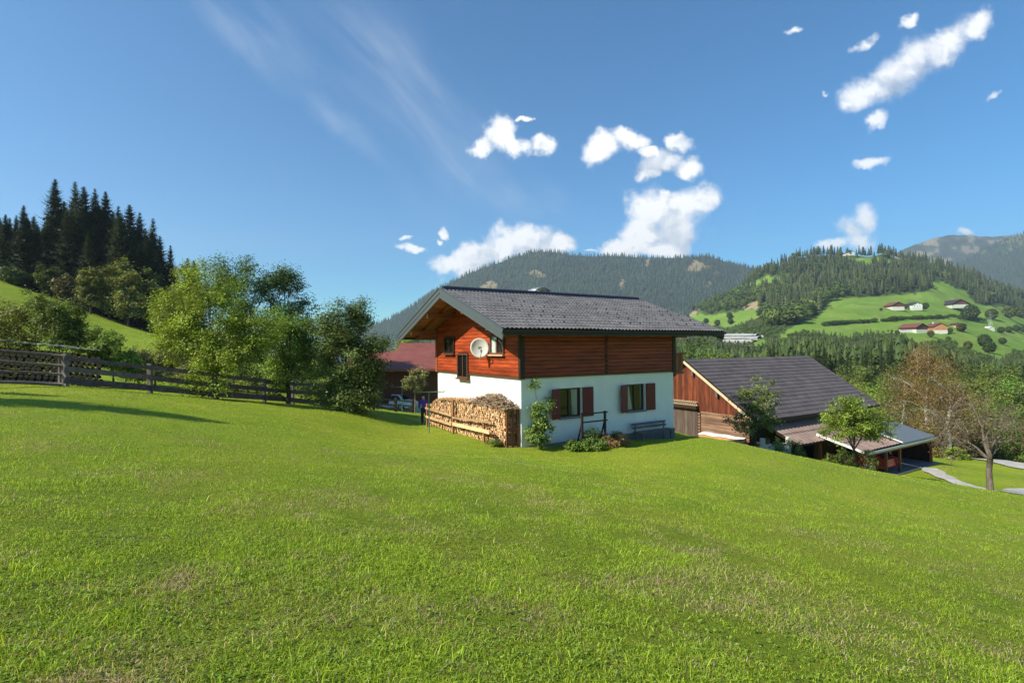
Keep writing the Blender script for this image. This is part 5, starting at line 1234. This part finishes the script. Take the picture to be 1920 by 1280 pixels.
front = [(10, 400, 108, 0, 'spruce cut by the left picture edge'), (30, 402, 112, 1, 'slim spruce touching the second peak of the left wood'), (44, 383, 108, 2, 'broad pointed spruce second from the left edge'), (103, 333, 112, 2, 'tallest broad spruce of the left wood'), (141, 336, 122, 3, 'tall thin larch just right of the tallest spruce'),
 (157, 347, 118, 0, None), (178, 351, 120, 1, None), (198, 356, 122, 0, None), (222, 384, 116, 1, None), (222, 400, 112, 3, 'light larch standing before the dark wood'), (243, 381, 120, 0, 'pointed spruce in the right half of the left wood'), (262, 396, 124, 1, None), (287, 405, 124, 3, 'grey green larch near the right end of the wood'), (300, 440, 122, 0, None), (320, 458, 124, 1, 'spruce at the lower right end of the wood'), (352, 482, 128, 2, 'small dark spruce tip behind the apple tree'), (364, 486, 130, 0, 'small spruce tip farthest right of the wood'),
 (165, 433, 104, 1, 'small brownish spruce standing in front of the wood'), (70, 420, 110, 0, None), (125, 395, 110, 1, None), (275, 440, 116, 0, None), (330, 500, 118, 3, None)]
for (px, yt, Y, k, lab) in front:
    g_ = gpt(px, Y); H = at(px, yt, Y)[2]-g_[2]; put_conifer(k, g_, H, lab, random.uniform(.9, 1.15) if k != 2 else 1.)
sil = [(-700,330),(-300,360),(-100,395),(0,405),(42,400),(103,372),(150,362),(200,372),(245,402),(290,430),(320,478),(360,500),(420,560)]
for i in range(125):
    px = rng.uniform(-650, 330) if i > 95 else rng.uniform(-20, 335); Y = rng.uniform(108, 165); yt = interp(px, sil)+rng.uniform(2, 55)
    g_ = gpt(px, Y); H = at(px, yt, Y)[2]-g_[2]
    if H > 6: put_conifer(int(rng.integers(0, 3)), g_, min(H, 27), None, rng.uniform(.95, 1.3))
for (px, yt, Y, w, lab, ca, cb) in [(170, 498, 101, 20, 'olive green round tree at the lower edge of the wood', OL, OL2), (205, 482, 103, 22, 'light olive tree before the dark wood', (.13, .15, .04), OL), (240, 500, 102, 26, 'largest light olive tree in front of the wood', (.14, .155, .045), OL), (235, 470, 106, 16, 'upper pale tree top in front of the wood', (.13, .15, .045), OL), (130, 510, 104, 22, 'dim reddish brown tree at the foot of the wood', (.07, .05, .03), OL2), (282, 505, 106, 18, 'dim olive tree near the right end of the wood', OL2, DG2), (90, 500, 106, 24, 'dark broadleaf tree at the foot of the wood', DG, OL2), (20, 500, 104, 26, 'dark tree at the foot of the wood by the left edge', DG, OL2), (300, 540, 110, 22, 'dark tree above the right end of the bright meadow strip', DG, OL2)]:
    g_ = gpt(px, Y); tz = at(px, yt, Y)[2]; H = max(3., tz-g_[2]); r = w*Y/FPX; x, y = g_[0], g_[1]
    broadleaf('broadleaf_tree', lab, 'tree', g_, [(x, y, g_[2]+H*.68, r*.9, r*.9, H*.32), (x+r*.3, y, g_[2]+H*.4, r*.9, r*.8, H*.3), (x-r*.4, y, g_[2]+H*.45, r*.7, r*.7, H*.25)], 3200, .36, ca, cb, trunk_r=.2)

g_ = (-27.5, 6.0, gz(-27.5, 6.0)); put_conifer(1, g_, 12.6, 'spruce left of the picture that throws its shadow over the lawn', 1.7)
g_ = (-34., 6.5, gz(-34., 6.5)); put_conifer(0, g_, 12.5, 'second spruce left of the picture throwing shade on the lawn edge', 1.5)

# low detail trees for the far woods
def lod(layers, spikes, seed, r=.2):
    q = np.random.default_rng(seed); V_, F_ = [], []
    for l in range(layers):
        t0 = l/layers; zt = 1-(layers-1-l)/layers*.86; zt = 1-t0*.86; zb_ = zt-(1.55/layers)*.86; rr_ = r*(.18+.82*(t0+1/layers)); b = len(V_)
        V_.append((0, 0, zt)); a0 = q.uniform(0, 6)
        for k in range(2*spikes):
            a = a0+math.pi*k/spikes; rad = rr_*(1. if k % 2 else .55)*q.uniform(.8, 1.2); V_.append((rad*math.cos(a), rad*math.sin(a), zb_+(0 if k % 2 else .05)+q.uniform(-.02, .02)))
        for k in range(2*spikes): F_.append((b, b+1+k, b+1+(k+1) % (2*spikes)))
    return np.array(V_), np.array(F_)
def lod_round(seed, n=46):
    q = np.random.default_rng(seed); d = unit(q.normal(size=(n, 3))); c = d*np.array([.30, .30, .36])*q.uniform(.6, 1.1, (n, 1))+[0, 0, .58]
    nrm = unit(d+q.normal(size=(n, 3))*.35); t = unit(np.cross(nrm, q.normal(size=(n, 3)))); s = np.cross(nrm, t); L = q.uniform(.05, .10, (n, 1))
    v = np.stack([c+t*L, c-t*L*.5+s*L*.87, c-t*L*.5-s*L*.87], 1).reshape(-1, 3)
    return v, np.arange(3*n).reshape(n, 3)
def scatter(name, label, cat, pos, H, tmpl, cols, parent=None):
    Vs, Fs, Cs, b = [], [], [], 0; k = rng.integers(0, len(tmpl), len(pos))
    for i, (tv, tf) in enumerate(tmpl):
        m = np.where(k == i)[0]
        if not len(m): continue
        a = rng.uniform(0, 6.28, len(m)); ca_, sa_ = np.cos(a), np.sin(a); h = H[m]; w = h*rng.uniform(.8, 1.25, len(m))
        x = (tv[None, :, 0]*ca_[:, None]-tv[None, :, 1]*sa_[:, None])*w[:, None]; y = (tv[None, :, 0]*sa_[:, None]+tv[None, :, 1]*ca_[:, None])*w[:, None]; z = tv[None, :, 2]*h[:, None]
        v = np.stack([x, y, z], -1)+pos[m][:, None]; Vs.append(v.reshape(-1, 3)); F2 = tf[None]+(np.arange(len(m))*len(tv))[:, None, None]+b; Fs.append(F2.reshape(-1, 3)); b += len(m)*len(tv)
        Cs.append(np.repeat(cols[m], len(tv), 0))
    return tag(npmesh(name, np.concatenate(Vs), np.concatenate(Fs), M_needle, parent, col=np.concatenate(Cs)), label, cat, kind='stuff')
def mixcol(n, a, b, var=.25): t = rng.uniform(0, 1, (n, 1)); return (np.array(a)*(1-t)+np.array(b)*t)*rng.uniform(1-var, 1+var, (n, 1))
T3 = [lod(4, 3, i, .17) for i in range(4)]; T5 = [lod(6+i % 3, 5, 20+i, (.14, .19, .24, .17, .28, .21, .15, .23)[i]) for i in range(8)]; TR = [lod_round(40+i, 190) for i in range(5)]
# wood on the mountain
def grid_scatter(G_, px, py, n, tmax, excl, x0, x1):
    nd, nu = px.shape; r_ = rng.uniform(0, tmax, n)*(nd-1)/1.35; c_ = rng.uniform(0, nu-1.01, n); i0 = r_.astype(int); j0 = c_.astype(int); fr, fc = (r_-i0)[:, None], (c_-j0)[:, None]
    P_ = G_[i0, j0]*(1-fr)*(1-fc)+G_[i0+1, j0]*fr*(1-fc)+G_[i0, j0+1]*(1-fr)*fc+G_[i0+1, j0+1]*fr*fc
    a, b = proj(P_[:, 0], P_[:, 1], P_[:, 2]); k = (a > x0) & (a < x1)
    ja = a+(vnoise(a*.3, b*.5, 4)-.5)*8; jb = b+(vnoise(a*.3, b*.5, 8)-.5)*6
    for q in excl: k &= ~(inpoly(ja, jb, q) & (rng.uniform(0, 1, n) < .84))
    return P_[k], a[k], b[k]
Pm_, a_, b_ = grid_scatter(*mtv, 34000, 1.03, CLEAR, 560, 1640)
lt = fbm(a_*.02, b_*.05, 3, 8)[:, None]; colm = mixcol(len(Pm_), (.034, .058, .026), (.06, .09, .036), .35)*(1+1.1*np.clip(lt-.52, 0, 1))
scatter('mountain_forest', 'dense conifer forest covering the mountain behind the house', 'forest', Pm_, rng.uniform(17, 30, len(Pm_)), T3, colm)
Pr_, a_, b_ = grid_scatter(*mtr, 12000, 1.02, [], 1640, 2200)
scatter('ridge_forest', 'conifer forest on the green ridge at the right edge', 'forest', Pr_, rng.uniform(17, 30, len(Pr_)), T3, mixcol(len(Pr_), (.035, .062, .026), (.06, .09, .034), .3))
# woods on the near hill
def hill_pts(n, u0, u1, q0, q1):
    u = rng.uniform(u0, u1, n); D = np.interp(rng.uniform(q0, q1, n), [a for a, b in HD], [b for a, b in HD]); x, z = hill_z(u, D); P_ = np.stack([x, D, z], -1); a, b = proj(x, D, z)
    ja, jb = a+(vnoise(a*.2, b*.4, 4)-.5)*6, b+(vnoise(a*.2, b*.4, 9)-.5)*4
    k = ~meadow_mask(ja, jb+1)
    for q in GRAVEL: k &= ~inpoly(ja, jb, q)
    for q in BROWN: k &= ~(inpoly(ja, jb, q) & (rng.uniform(0, 1, n) < .9))
    return P_[k], a[k], b[k]
Ph, a_, b_ = hill_pts(15000, 1180, 2200, .33, 1.02)
dec = (fbm(a_*.018, b_*.035, 3, 5) > .53) & (b_ > 545) | (rng.uniform(0, 1, len(a_)) < .08)
Hh_ = rng.uniform(9, 26, len(Ph))
TL2 = [(1150,600),(1270,600),(1290,606),(1340,612),(1352,640),(1432,646),(1440,632),(1500,628),(1560,634),(1600,642),(1650,628),(1690,622),(1720,644),(1760,654),(1800,660),(1850,680),(1900,676),(1930,668),(2200,664)]
lo_ = b_ > np.where(a_ < 1436, 598, 612); lim_ = interp(a_, TL2); Hh_ = np.where(lo_, np.clip((b_-lim_)*Ph[:, 1]/FPX, 4.2, Hh_), Hh_)
k = Hh_ > 4; Ph = Ph[k]; Hh_ = Hh_[k]; dec = dec[k]; a_ = a_[k]; b_ = b_[k]
scatter('hill_forest', 'conifer forest covering the hill across the valley', 'forest', Ph[~dec], Hh_[~dec], T5, mixcol((~dec).sum(), (.045, .066, .025), (.088, .108, .040), .38))
scatter('hill_woods', 'lighter broadleaf woods mixed into the hill forest', 'forest', Ph[dec], Hh_[dec]*.75, TR, mixcol(dec.sum(), (.12, .16, .04), (.075, .12, .03), .3))
Pl, a_, b_ = hill_pts(2600, 1150, 2150, .0, .34)
k = Pl[:, 1] > 165; Pl = Pl[k]
TLINE = [(1150,640),(1262,636),(1300,630),(1350,650),(1430,652),(1440,640),(1500,628),(1560,632),(1600,642),(1650,626),(1690,618),(1720,640),(1760,650),(1800,657),(1850,676),(1900,672),(1930,664),(2200,660)]
def clip_h(P_, H_):
    a, b = proj(P_[:, 0], P_[:, 1], P_[:, 2]); lim = interp(a, TLINE)+rng.uniform(-3, 22, len(a)); return np.minimum(H_, (b-lim)*P_[:, 1]/FPX)
Hl = clip_h(Pl, rng.uniform(13, 24, len(Pl))); k = Hl > 5; Pl = Pl[k]; Hl = Hl[k]
dec = (fbm(Pl[:, 0]*.02, Pl[:, 1]*.02, 3, 5) > .56) | (rng.uniform(0, 1, len(Pl)) < .15)
order = np.argsort(Pl[:, 1]); near = order[:150]; restm = np.ones(len(Pl), bool); restm[near] = False
scatter('valley_forest', 'mixed forest on the slope below the far meadows', 'forest', Pl[restm & ~dec], Hl[restm & ~dec], T5, mixcol((restm & ~dec).sum(), (.045, .075, .024), (.085, .12, .036), .3))
scatter('valley_woods', 'broadleaf trees in the forest below the far meadows', 'forest', Pl[restm & dec], Hl[restm & dec]*.8, TR, mixcol((restm & dec).sum(), (.12, .16, .035), (.08, .12, .03), .3))
MP = [conifer_proto(20, 3.3, 60+i, 'conifer in the nearest rows of the valley forest beyond the barn roof', group='nearest conifers of the valley forest', mdet=5, dens=.7, ca=(.04, .065, .02), cb=(.07, .095, .03)) for i in range(3)]
um = [False]*3
for i in near:
    kk = int(rng.integers(0, 3)); o = MP[kk] if not um[kk] else copy_tree(MP[kk]); um[kk] = True
    o.location = tuple(Pl[i]); s = Hl[i]/20.; o.scale = (s, s, s); o.rotation_euler = (0, 0, rng.uniform(0, 6.28))
# ground between: trees on the valley side below the barn
VT = []
for i in range(3):
    r_ = 4.2; VT.append(broadleaf('broadleaf_tree', 'leafy tree on the valley side between barn and valley forest', 'tree', (0, 0, 0), [(0, 0, 8.4, r_*.9, r_*.9, 3.8), (1.8, 0, 6, 3.0, 3.0, 3.6), (-1.8, .5, 6.2, 3.0, 3.0, 3.8), (0, 0, 3.4, r_, r_, 3.2)], 3800, .34, [MG, OL, DG2][i], [YG2, MG2, OL][i], 'leafy trees on the valley side below the barn', trunk_r=.2))
uv = [False]*3; spots = []
while len(spots) < 70:
    px = rng.uniform(1180, 1960); Y = rng.uniform(76, 150); x_, y_ = gxy(px, Y)
    if all((x_-a)**2+(y_-b)**2 > 16 for a, b in spots): spots.append((x_, y_)); kk = int(rng.integers(0, 3)); o = VT[kk] if not uv[kk] else copy_tree(VT[kk]); uv[kk] = True; g_ = gz(x_, y_); s_ = rng.uniform(.7, 1.15); o.location = (x_, y_, g_-.3); o.scale = (s_, s_, s_); o.rotation_euler = (0, 0, rng.uniform(0, 6.28))

# ------------------------------------------------------------------ farms, hedges and single trees on the hill
def on_hill(px, py):
    D_ = np.linspace(160, 1195, 1500); x, z = hill_z(np.full(1500, float(px)), D_); a, b = proj(x, D_, z); i = int(np.argmin(np.abs(b-py))); return np.array([x[i], D_[i], z[i]])
M_rb = mat_plain('red_brown_roof', (.16, .06, .045), .7, var=.15, scale=.8); M_ob = mat_plain('orange_boards', (.50, .21, .09), .8, var=.15, scale=.8); M_db = mat_plain('dark_barn_boards', (.13, .05, .035), .8, var=.2, scale=.8); M_dr = mat_plain('dark_roof', (.045, .035, .035), .7, var=.2, scale=.8)
def farm(px, py, wpx, hpx, label, wall, roof, base, rot, gm=None, **kw):
    p = on_hill(px, py); s_ = p[1]/FPX; Wd = wpx*s_; hh = hpx*s_
    return gable_house('farm_house', label, 'house', p, rot, Wd*1.3, Wd*.86, hh*.58, .55, Wd*.07, wall, roof, base=base*hh, gableM=gm, **kw)
RP = math.pi/2-.15
farm(1676, 579, 23, 12, 'brown gabled barn with white base, leftmost farm on the upper meadow', M_db, M_rb, .25, RP)
farm(1712, 579, 20, 13, 'white farmhouse right of the leftmost brown barn on the upper meadow', M_white, M_dr, .1, RP, windows=(('g', -3, 2, 1.2, 1.4), ('g', 0, 2, 1.2, 1.4), ('g', 3, 2, 1.2, 1.4), ('g', -2, 5, 1.2, 1.4), ('g', 2, 5, 1.2, 1.4)))
farm(1786, 576, 32, 10, 'long dark barn with white base alone on the upper meadow', M_db, M_dr, .35, RP)
farm(1712, 621, 28, 14, 'brown barn with pink brown roof on the lower meadow', M_db, M_rb, .2, RP+.3)
farm(1754, 621, 26, 16, 'orange wooden house with white chimney on the lower meadow', M_ob, M_rb, .1, RP-.1, chim=True, windows=(('g', -2.5, 1.5, 1.1, 1.2), ('g', 2.5, 1.5, 1.1, 1.2)))
farm(1791, 613, 12, 8, 'tiny orange hut beside the tree on the lower meadow', M_ob, M_dr, .1, RP)
farm(1854, 618, 11, 6, 'small shed with pale roof below the power pylon', M_pale, M_white, .1, RP)
farm(1591, 478, 14, 7, 'small chalet on the clearing at the hill top', M_white, M_rb, .2, RP)
p = on_hill(1701, 623); w_ = empty('terrace_wall', p, .1, 'low white terrace wall in front of the lower brown barn', 'wall'); mb = MB(); mb.box(-7, 7, -.3, .3, -1, 2.0); mb.box(-7.05, -6.4, -.4, .4, -1, 2.3); mb.build('wall_panel', M_white, w_)
M_tunnel = mat_plain('tunnel_sheet', (.34, .35, .33), .7, var=.25, scale=.6)
# rows of pale netting tunnels
k_ = 0
for (py, x0, x1) in ((629, 1362, 1424), (634, 1356, 1424), (641, 1358, 1408)):
    px = x0
    while px < x1:
        p = on_hill(px, py); o = empty('plastic_tunnel', p, rng.uniform(-.1, .3), 'pale grey plastic growing tunnel on the field behind the eave', 'tunnel', 'rows of pale tunnels on the far field')
        mb = MB(); n = 7; v = []; w = 3.6*p[1]/700; 
        for yy in (-6, 6):
            for j in range(n): a = math.pi*j/(n-1); v.append((w*math.cos(a), yy, 2.6*p[1]/700*math.sin(a)))
        mb.add(v, [(j, j+1, n+j+1, n+j) for j in range(n-1)], smooth=True); mb.build('cover', M_tunnel, o); px += 6.2
def far_tree(px, py, hpx, label, ca, cb, name='broadleaf_tree', group=None, cat='tree', wk=.42):
    p = on_hill(px, py); H = hpx*p[1]/FPX; r = H*wk
    root = empty(name, p, 0, label, cat, group); n = 900; d = unit(rng.normal(size=(n, 3))); c = d*np.array([r, r, H*.42])*rng.uniform(.75, 1.08, (n, 1))*(.8+.4*fbm(d[:, :1]*2+px, d[:, 2:]*2+d[:, 1:2], 2, 3))+[0, 0, H*.55]
    v, f = leaf_quads(c, H*.11, aspect=.9, outward=d, ow=1.2); npmesh('crown', v, f, M_leaf, root, col=leaf_cols(n, ca, cb, rng.uniform(.75, 1.2, n)))
    mb = MB(); mb.tube([(0, 0, -1), (0, 0, H*.5)], [H*.03, H*.02], 6); mb.build('trunk', M_bark, root); return root
for a in [(1819, 601, 30, 'largest round tree on the hill meadow', DG2, DG), (1860, 600, 22, 'olive round tree right of the largest meadow tree', OL, DG2), (1893, 597, 24, 'light green round tree near the right edge of the hill meadow', MG, OL), (1912, 596, 20, 'tree with a yellow side at the right edge of the hill meadow', OL, MG),
          (1846, 650, 24, 'upper tree of the pair on the lower meadow slope', MG2, DG), (1855, 662, 22, 'lower dark tree of the pair on the lower meadow slope', DG, DG2), (1880, 646, 14, 'single round bush on the lower meadow', MG2, DG2), (1735, 580, 13, 'tree right of the white farmhouse', DG2, DG), (1699, 579, 9, 'small dark tree left of the white farmhouse', DG, DG), (1728, 581, 9, 'shrub between the white farmhouse and its tree', OL2, DG2),
          (1803, 622, 17, 'brownish tree beside the tiny orange hut', OL2, (.11, .09, .04)), (1782, 624, 10, 'shrub below the tiny orange hut', OL2, DG2), (1877, 625, 13, 'first dark tree of the row above the meadow pair', DG, DG2), (1892, 624, 12, 'second dark tree of the row above the meadow pair', DG, DG2), (1906, 622, 13, 'third dark tree of the row above the meadow pair', DG2, DG), (1919, 623, 11, 'last tree of the row cut by the right edge', DG, DG2), (1652, 583, 6, 'low bush at the left end of the leftmost farm', OL2, DG2), (1368, 598, 13, 'tree standing alone in the left far meadow', DG, DG2), (1370, 608, 12, 'tree below the lone one in the left far meadow', DG, DG2), (1345, 611, 12, 'dark tree at the lower edge of the left far meadow', DG, DG2), (1324, 607, 11, 'tree by the roof end in the left far meadow', DG2, DG), (1745, 632, 13, 'olive shrub below the orange wooden house', OL, DG2), (1683, 628, 9, 'shrub left of the white terrace wall', OL2, DG2), (1778, 640, 10, 'small olive bush in the middle of the lower meadow', OL, DG2), (1815, 655, 16, 'greyish bush at the lower meadow edge', OL2, OL)]: far_tree(*a)
for i, px in enumerate(np.concatenate([np.arange(1546, 1645, 5.5), np.arange(1655, 1790, 5.5), np.arange(1800, 1850, 9)])):
    py = np.interp(px, [1546, 1640, 1700, 1790, 1850], [611, 604, 600, 597, 603]); far_tree(px, py+rng.uniform(-.6, .6), rng.uniform(6, 9.5), 'dark shrub of the hedge line crossing the hill meadow', DG, DG2, 'hedge_shrub', 'shrubs of the hedge line crossing the hill meadow', 'shrub', .62)
# power pylon
p = on_hill(1857, 616); o = empty('power_pylon', p, .3, 'grey lattice power pylon on the lower hill meadow', 'pylon'); H = 34*p[1]/FPX; mb = MB(); w = 1.6
for sx in (-1, 1):
    for sy in (-1, 1): mb.tube([(sx*w, sy*w, -.5), (sx*.25, sy*.25, H)], .10, 4)
for k in range(7):
    z0, z1 = H*k/7, H*(k+1)/7; w0, w1 = w+(.25-w)*k/7, w+(.25-w)*(k+1)/7
    for sy in (-1, 1): mb.tube([(-w0, sy*w0, z0), (w1, sy*w1, z1)], .06, 3); mb.tube([(w0, sy*w0, z0), (-w1, sy*w1, z1)], .06, 3)
mb.build('lattice_tower', M_zinc, o)
for z in (.78, .92): mb = MB(); mb.tube([(-3.2, 0, H*z), (3.2, 0, H*z)], .12, 4); mb.build('crossarm', M_zinc, o)

# ------------------------------------------------------------------ grass
def grass(name, label, N_, r0, r1, azr, hgt, wid, seed, tall=False):
    q = np.random.default_rng(seed)
    lr = q.uniform(0, 1, N_); r = np.exp(np.log(r0)+lr*(np.log(r1)-np.log(r0))); a = q.uniform(-azr, azr, N_); x = r*np.sin(a); y = r*np.cos(a)
    # keep off buildings and drives
    hx_ = (x-H0[0])*A3[0]+(y-H0[1])*A3[1]; hy_ = (x-H0[0])*B3[0]+(y-H0[1])*B3[1]
    k = ~((hx_ > -.1) & (hx_ < HOUSE_L+.1) & (hy_ > -.1) & (hy_ < HOUSE_W+.1)); px, _ = proj(x, y, np.zeros_like(x)+0.)
    k &= y < np.interp(px, [0, 700, 900, 1250, 1350, 1500, 1700, 1950], [45, 45, 40, 33, 33, 33.5, 35, 24.5])
    x, y, r, a = x[k], y[k], r[k], a[k]
    dens = fbm(x*2.1, y*2.1, 3, 31); dry = fbm(x*.8+3, y*.8, 4, 51); dry2 = fbm(x*3.2, y*3.2, 3, 61)
    k = q.uniform(0, 1, len(x)) < np.clip(.30+2.6*(dens-.34), .05, 1); x, y, r, dens, dry, dry2 = x[k], y[k], r[k], dens[k], dry[k], dry2[k]
    n = len(x); z = ground(x, y)-.004
    # small tufts: pull blades towards tuft centres
    h = hgt*(.45+1.0*q.uniform(0, 1, n)**1.6)*(.55+1.0*dens)*np.clip(1.0+(r-8)*.01, .9, 1.25)
    if tall: h *= 1.6
    w = np.maximum(wid*q.uniform(.6, 1.4, n), r*.00042*q.uniform(.7, 1.3, n))
    la = q.uniform(0, 6.283, n); ld = np.stack([np.cos(la), np.sin(la), 0*la], -1); lean = q.uniform(.2, 1.9, n)[:, None]
    wa = q.uniform(0, 6.283, n); wd = np.stack([np.cos(wa), np.sin(wa), 0*wa], -1)*w[:, None]
    b = np.stack([x, y, z], -1); up = np.array([0, 0, 1.])
    m1 = b+up*(h*.5)[:, None]+ld*lean*(h*.22)[:, None]; tip = b+up*(h*(1-.38*lean[:, 0]))[:, None]+ld*lean*(h*.85)[:, None]
    v = np.stack([b-wd*.5, b+wd*.5, m1+wd*.42, m1-wd*.42, tip], 1).reshape(-1, 3)
    i5 = np.arange(n)*5; f = np.concatenate([np.stack([i5, i5+1, i5+2], -1), np.stack([i5, i5+2, i5+3], -1), np.stack([i5+3, i5+2, i5+4], -1)])
    t = q.uniform(0, 1, (n, 1)); c = np.array((.30, .46, .026))*(1-t)+np.array((.45, .54, .048))*t
    bl = q.uniform(0, 1, n) < .12; c[bl] = np.array((.19, .30, .035))
    far = np.clip((r-12)/15, 0, 1)
    pd = np.clip((dry-.50)*3.0*(1-.55*far), 0, .55)+np.clip((dry2-.56)*2.2, 0, .4)*(1-.5*far)+.06; isd = q.uniform(0, 1, n) < pd
    dc = np.array([(.50, .42, .20), (.42, .33, .16), (.36, .24, .13), (.58, .53, .30)])[q.integers(0, 4, n)]; c[isd] = dc[isd]
    big_ = fbm(x*.16, y*.16, 3, 71)[:, None]; c = c*(.72+.58*big_)*q.uniform(.65, 1.3, (n, 1))
    h2 = isd & (q.uniform(0, 1, n) < .5)
    v = v.reshape(n, 5, 3); v[h2, 2:, 2] = z[h2, None]+(v[h2, 2:, 2]-z[h2, None])*.35; v = v.reshape(-1, 3)
    return tag(npmesh(name, v, f, M_grass, col=np.repeat(c, 5, 0)), label, 'grass', kind='stuff')
grass('grass', 'short mown meadow grass, green with dry yellowish patches', 1000000, 1.9, 46, .92, .040, .0044, 5)
grass('tall_grass', 'longer grass blades scattered over the near meadow', 16000, 2.0, 20, .90, .06, .006, 9, tall=True)
# broad leaved weeds in the meadow
q = np.random.default_rng(77); n = 5200; r = np.exp(q.uniform(math.log(2.1), math.log(16), n)); a = q.uniform(-.9, .9, n); x, y = r*np.sin(a), r*np.cos(a); z = ground(x, y)
m = 5; cc_ = np.repeat(np.stack([x, y, z+.025], -1), m, 0)+q.normal(size=(n*m, 3))*np.array([.02, .02, .008])
v, f = leaf_quads(cc_, .021, aspect=.7, up=1.2); tag(npmesh('clover', v, f, M_grass, col=leaf_cols(n*m, (.19, .31, .03), (.28, .39, .05), np.ones(n*m))), 'clover and small broad leaves scattered in the near meadow', 'clover', kind='stuff')

# ------------------------------------------------------------------ haze
M_haze, n = newmat('haze')
n.t.links.new(n.n('ShaderNodeVolumePrincipled', {'Color': (.70, .83, 1., 1), 'Density': .00013, 'Anisotropy': .2}).outputs[0], n.n('ShaderNodeOutputMaterial').inputs['Volume'])
mb = MB(); mb.box(-4700, 4700, -4700, 4700, -110, 960); o = mb.build('haze', M_haze); tag(o, 'thin blue air between the house and the far mountains', 'haze', kind='stuff')
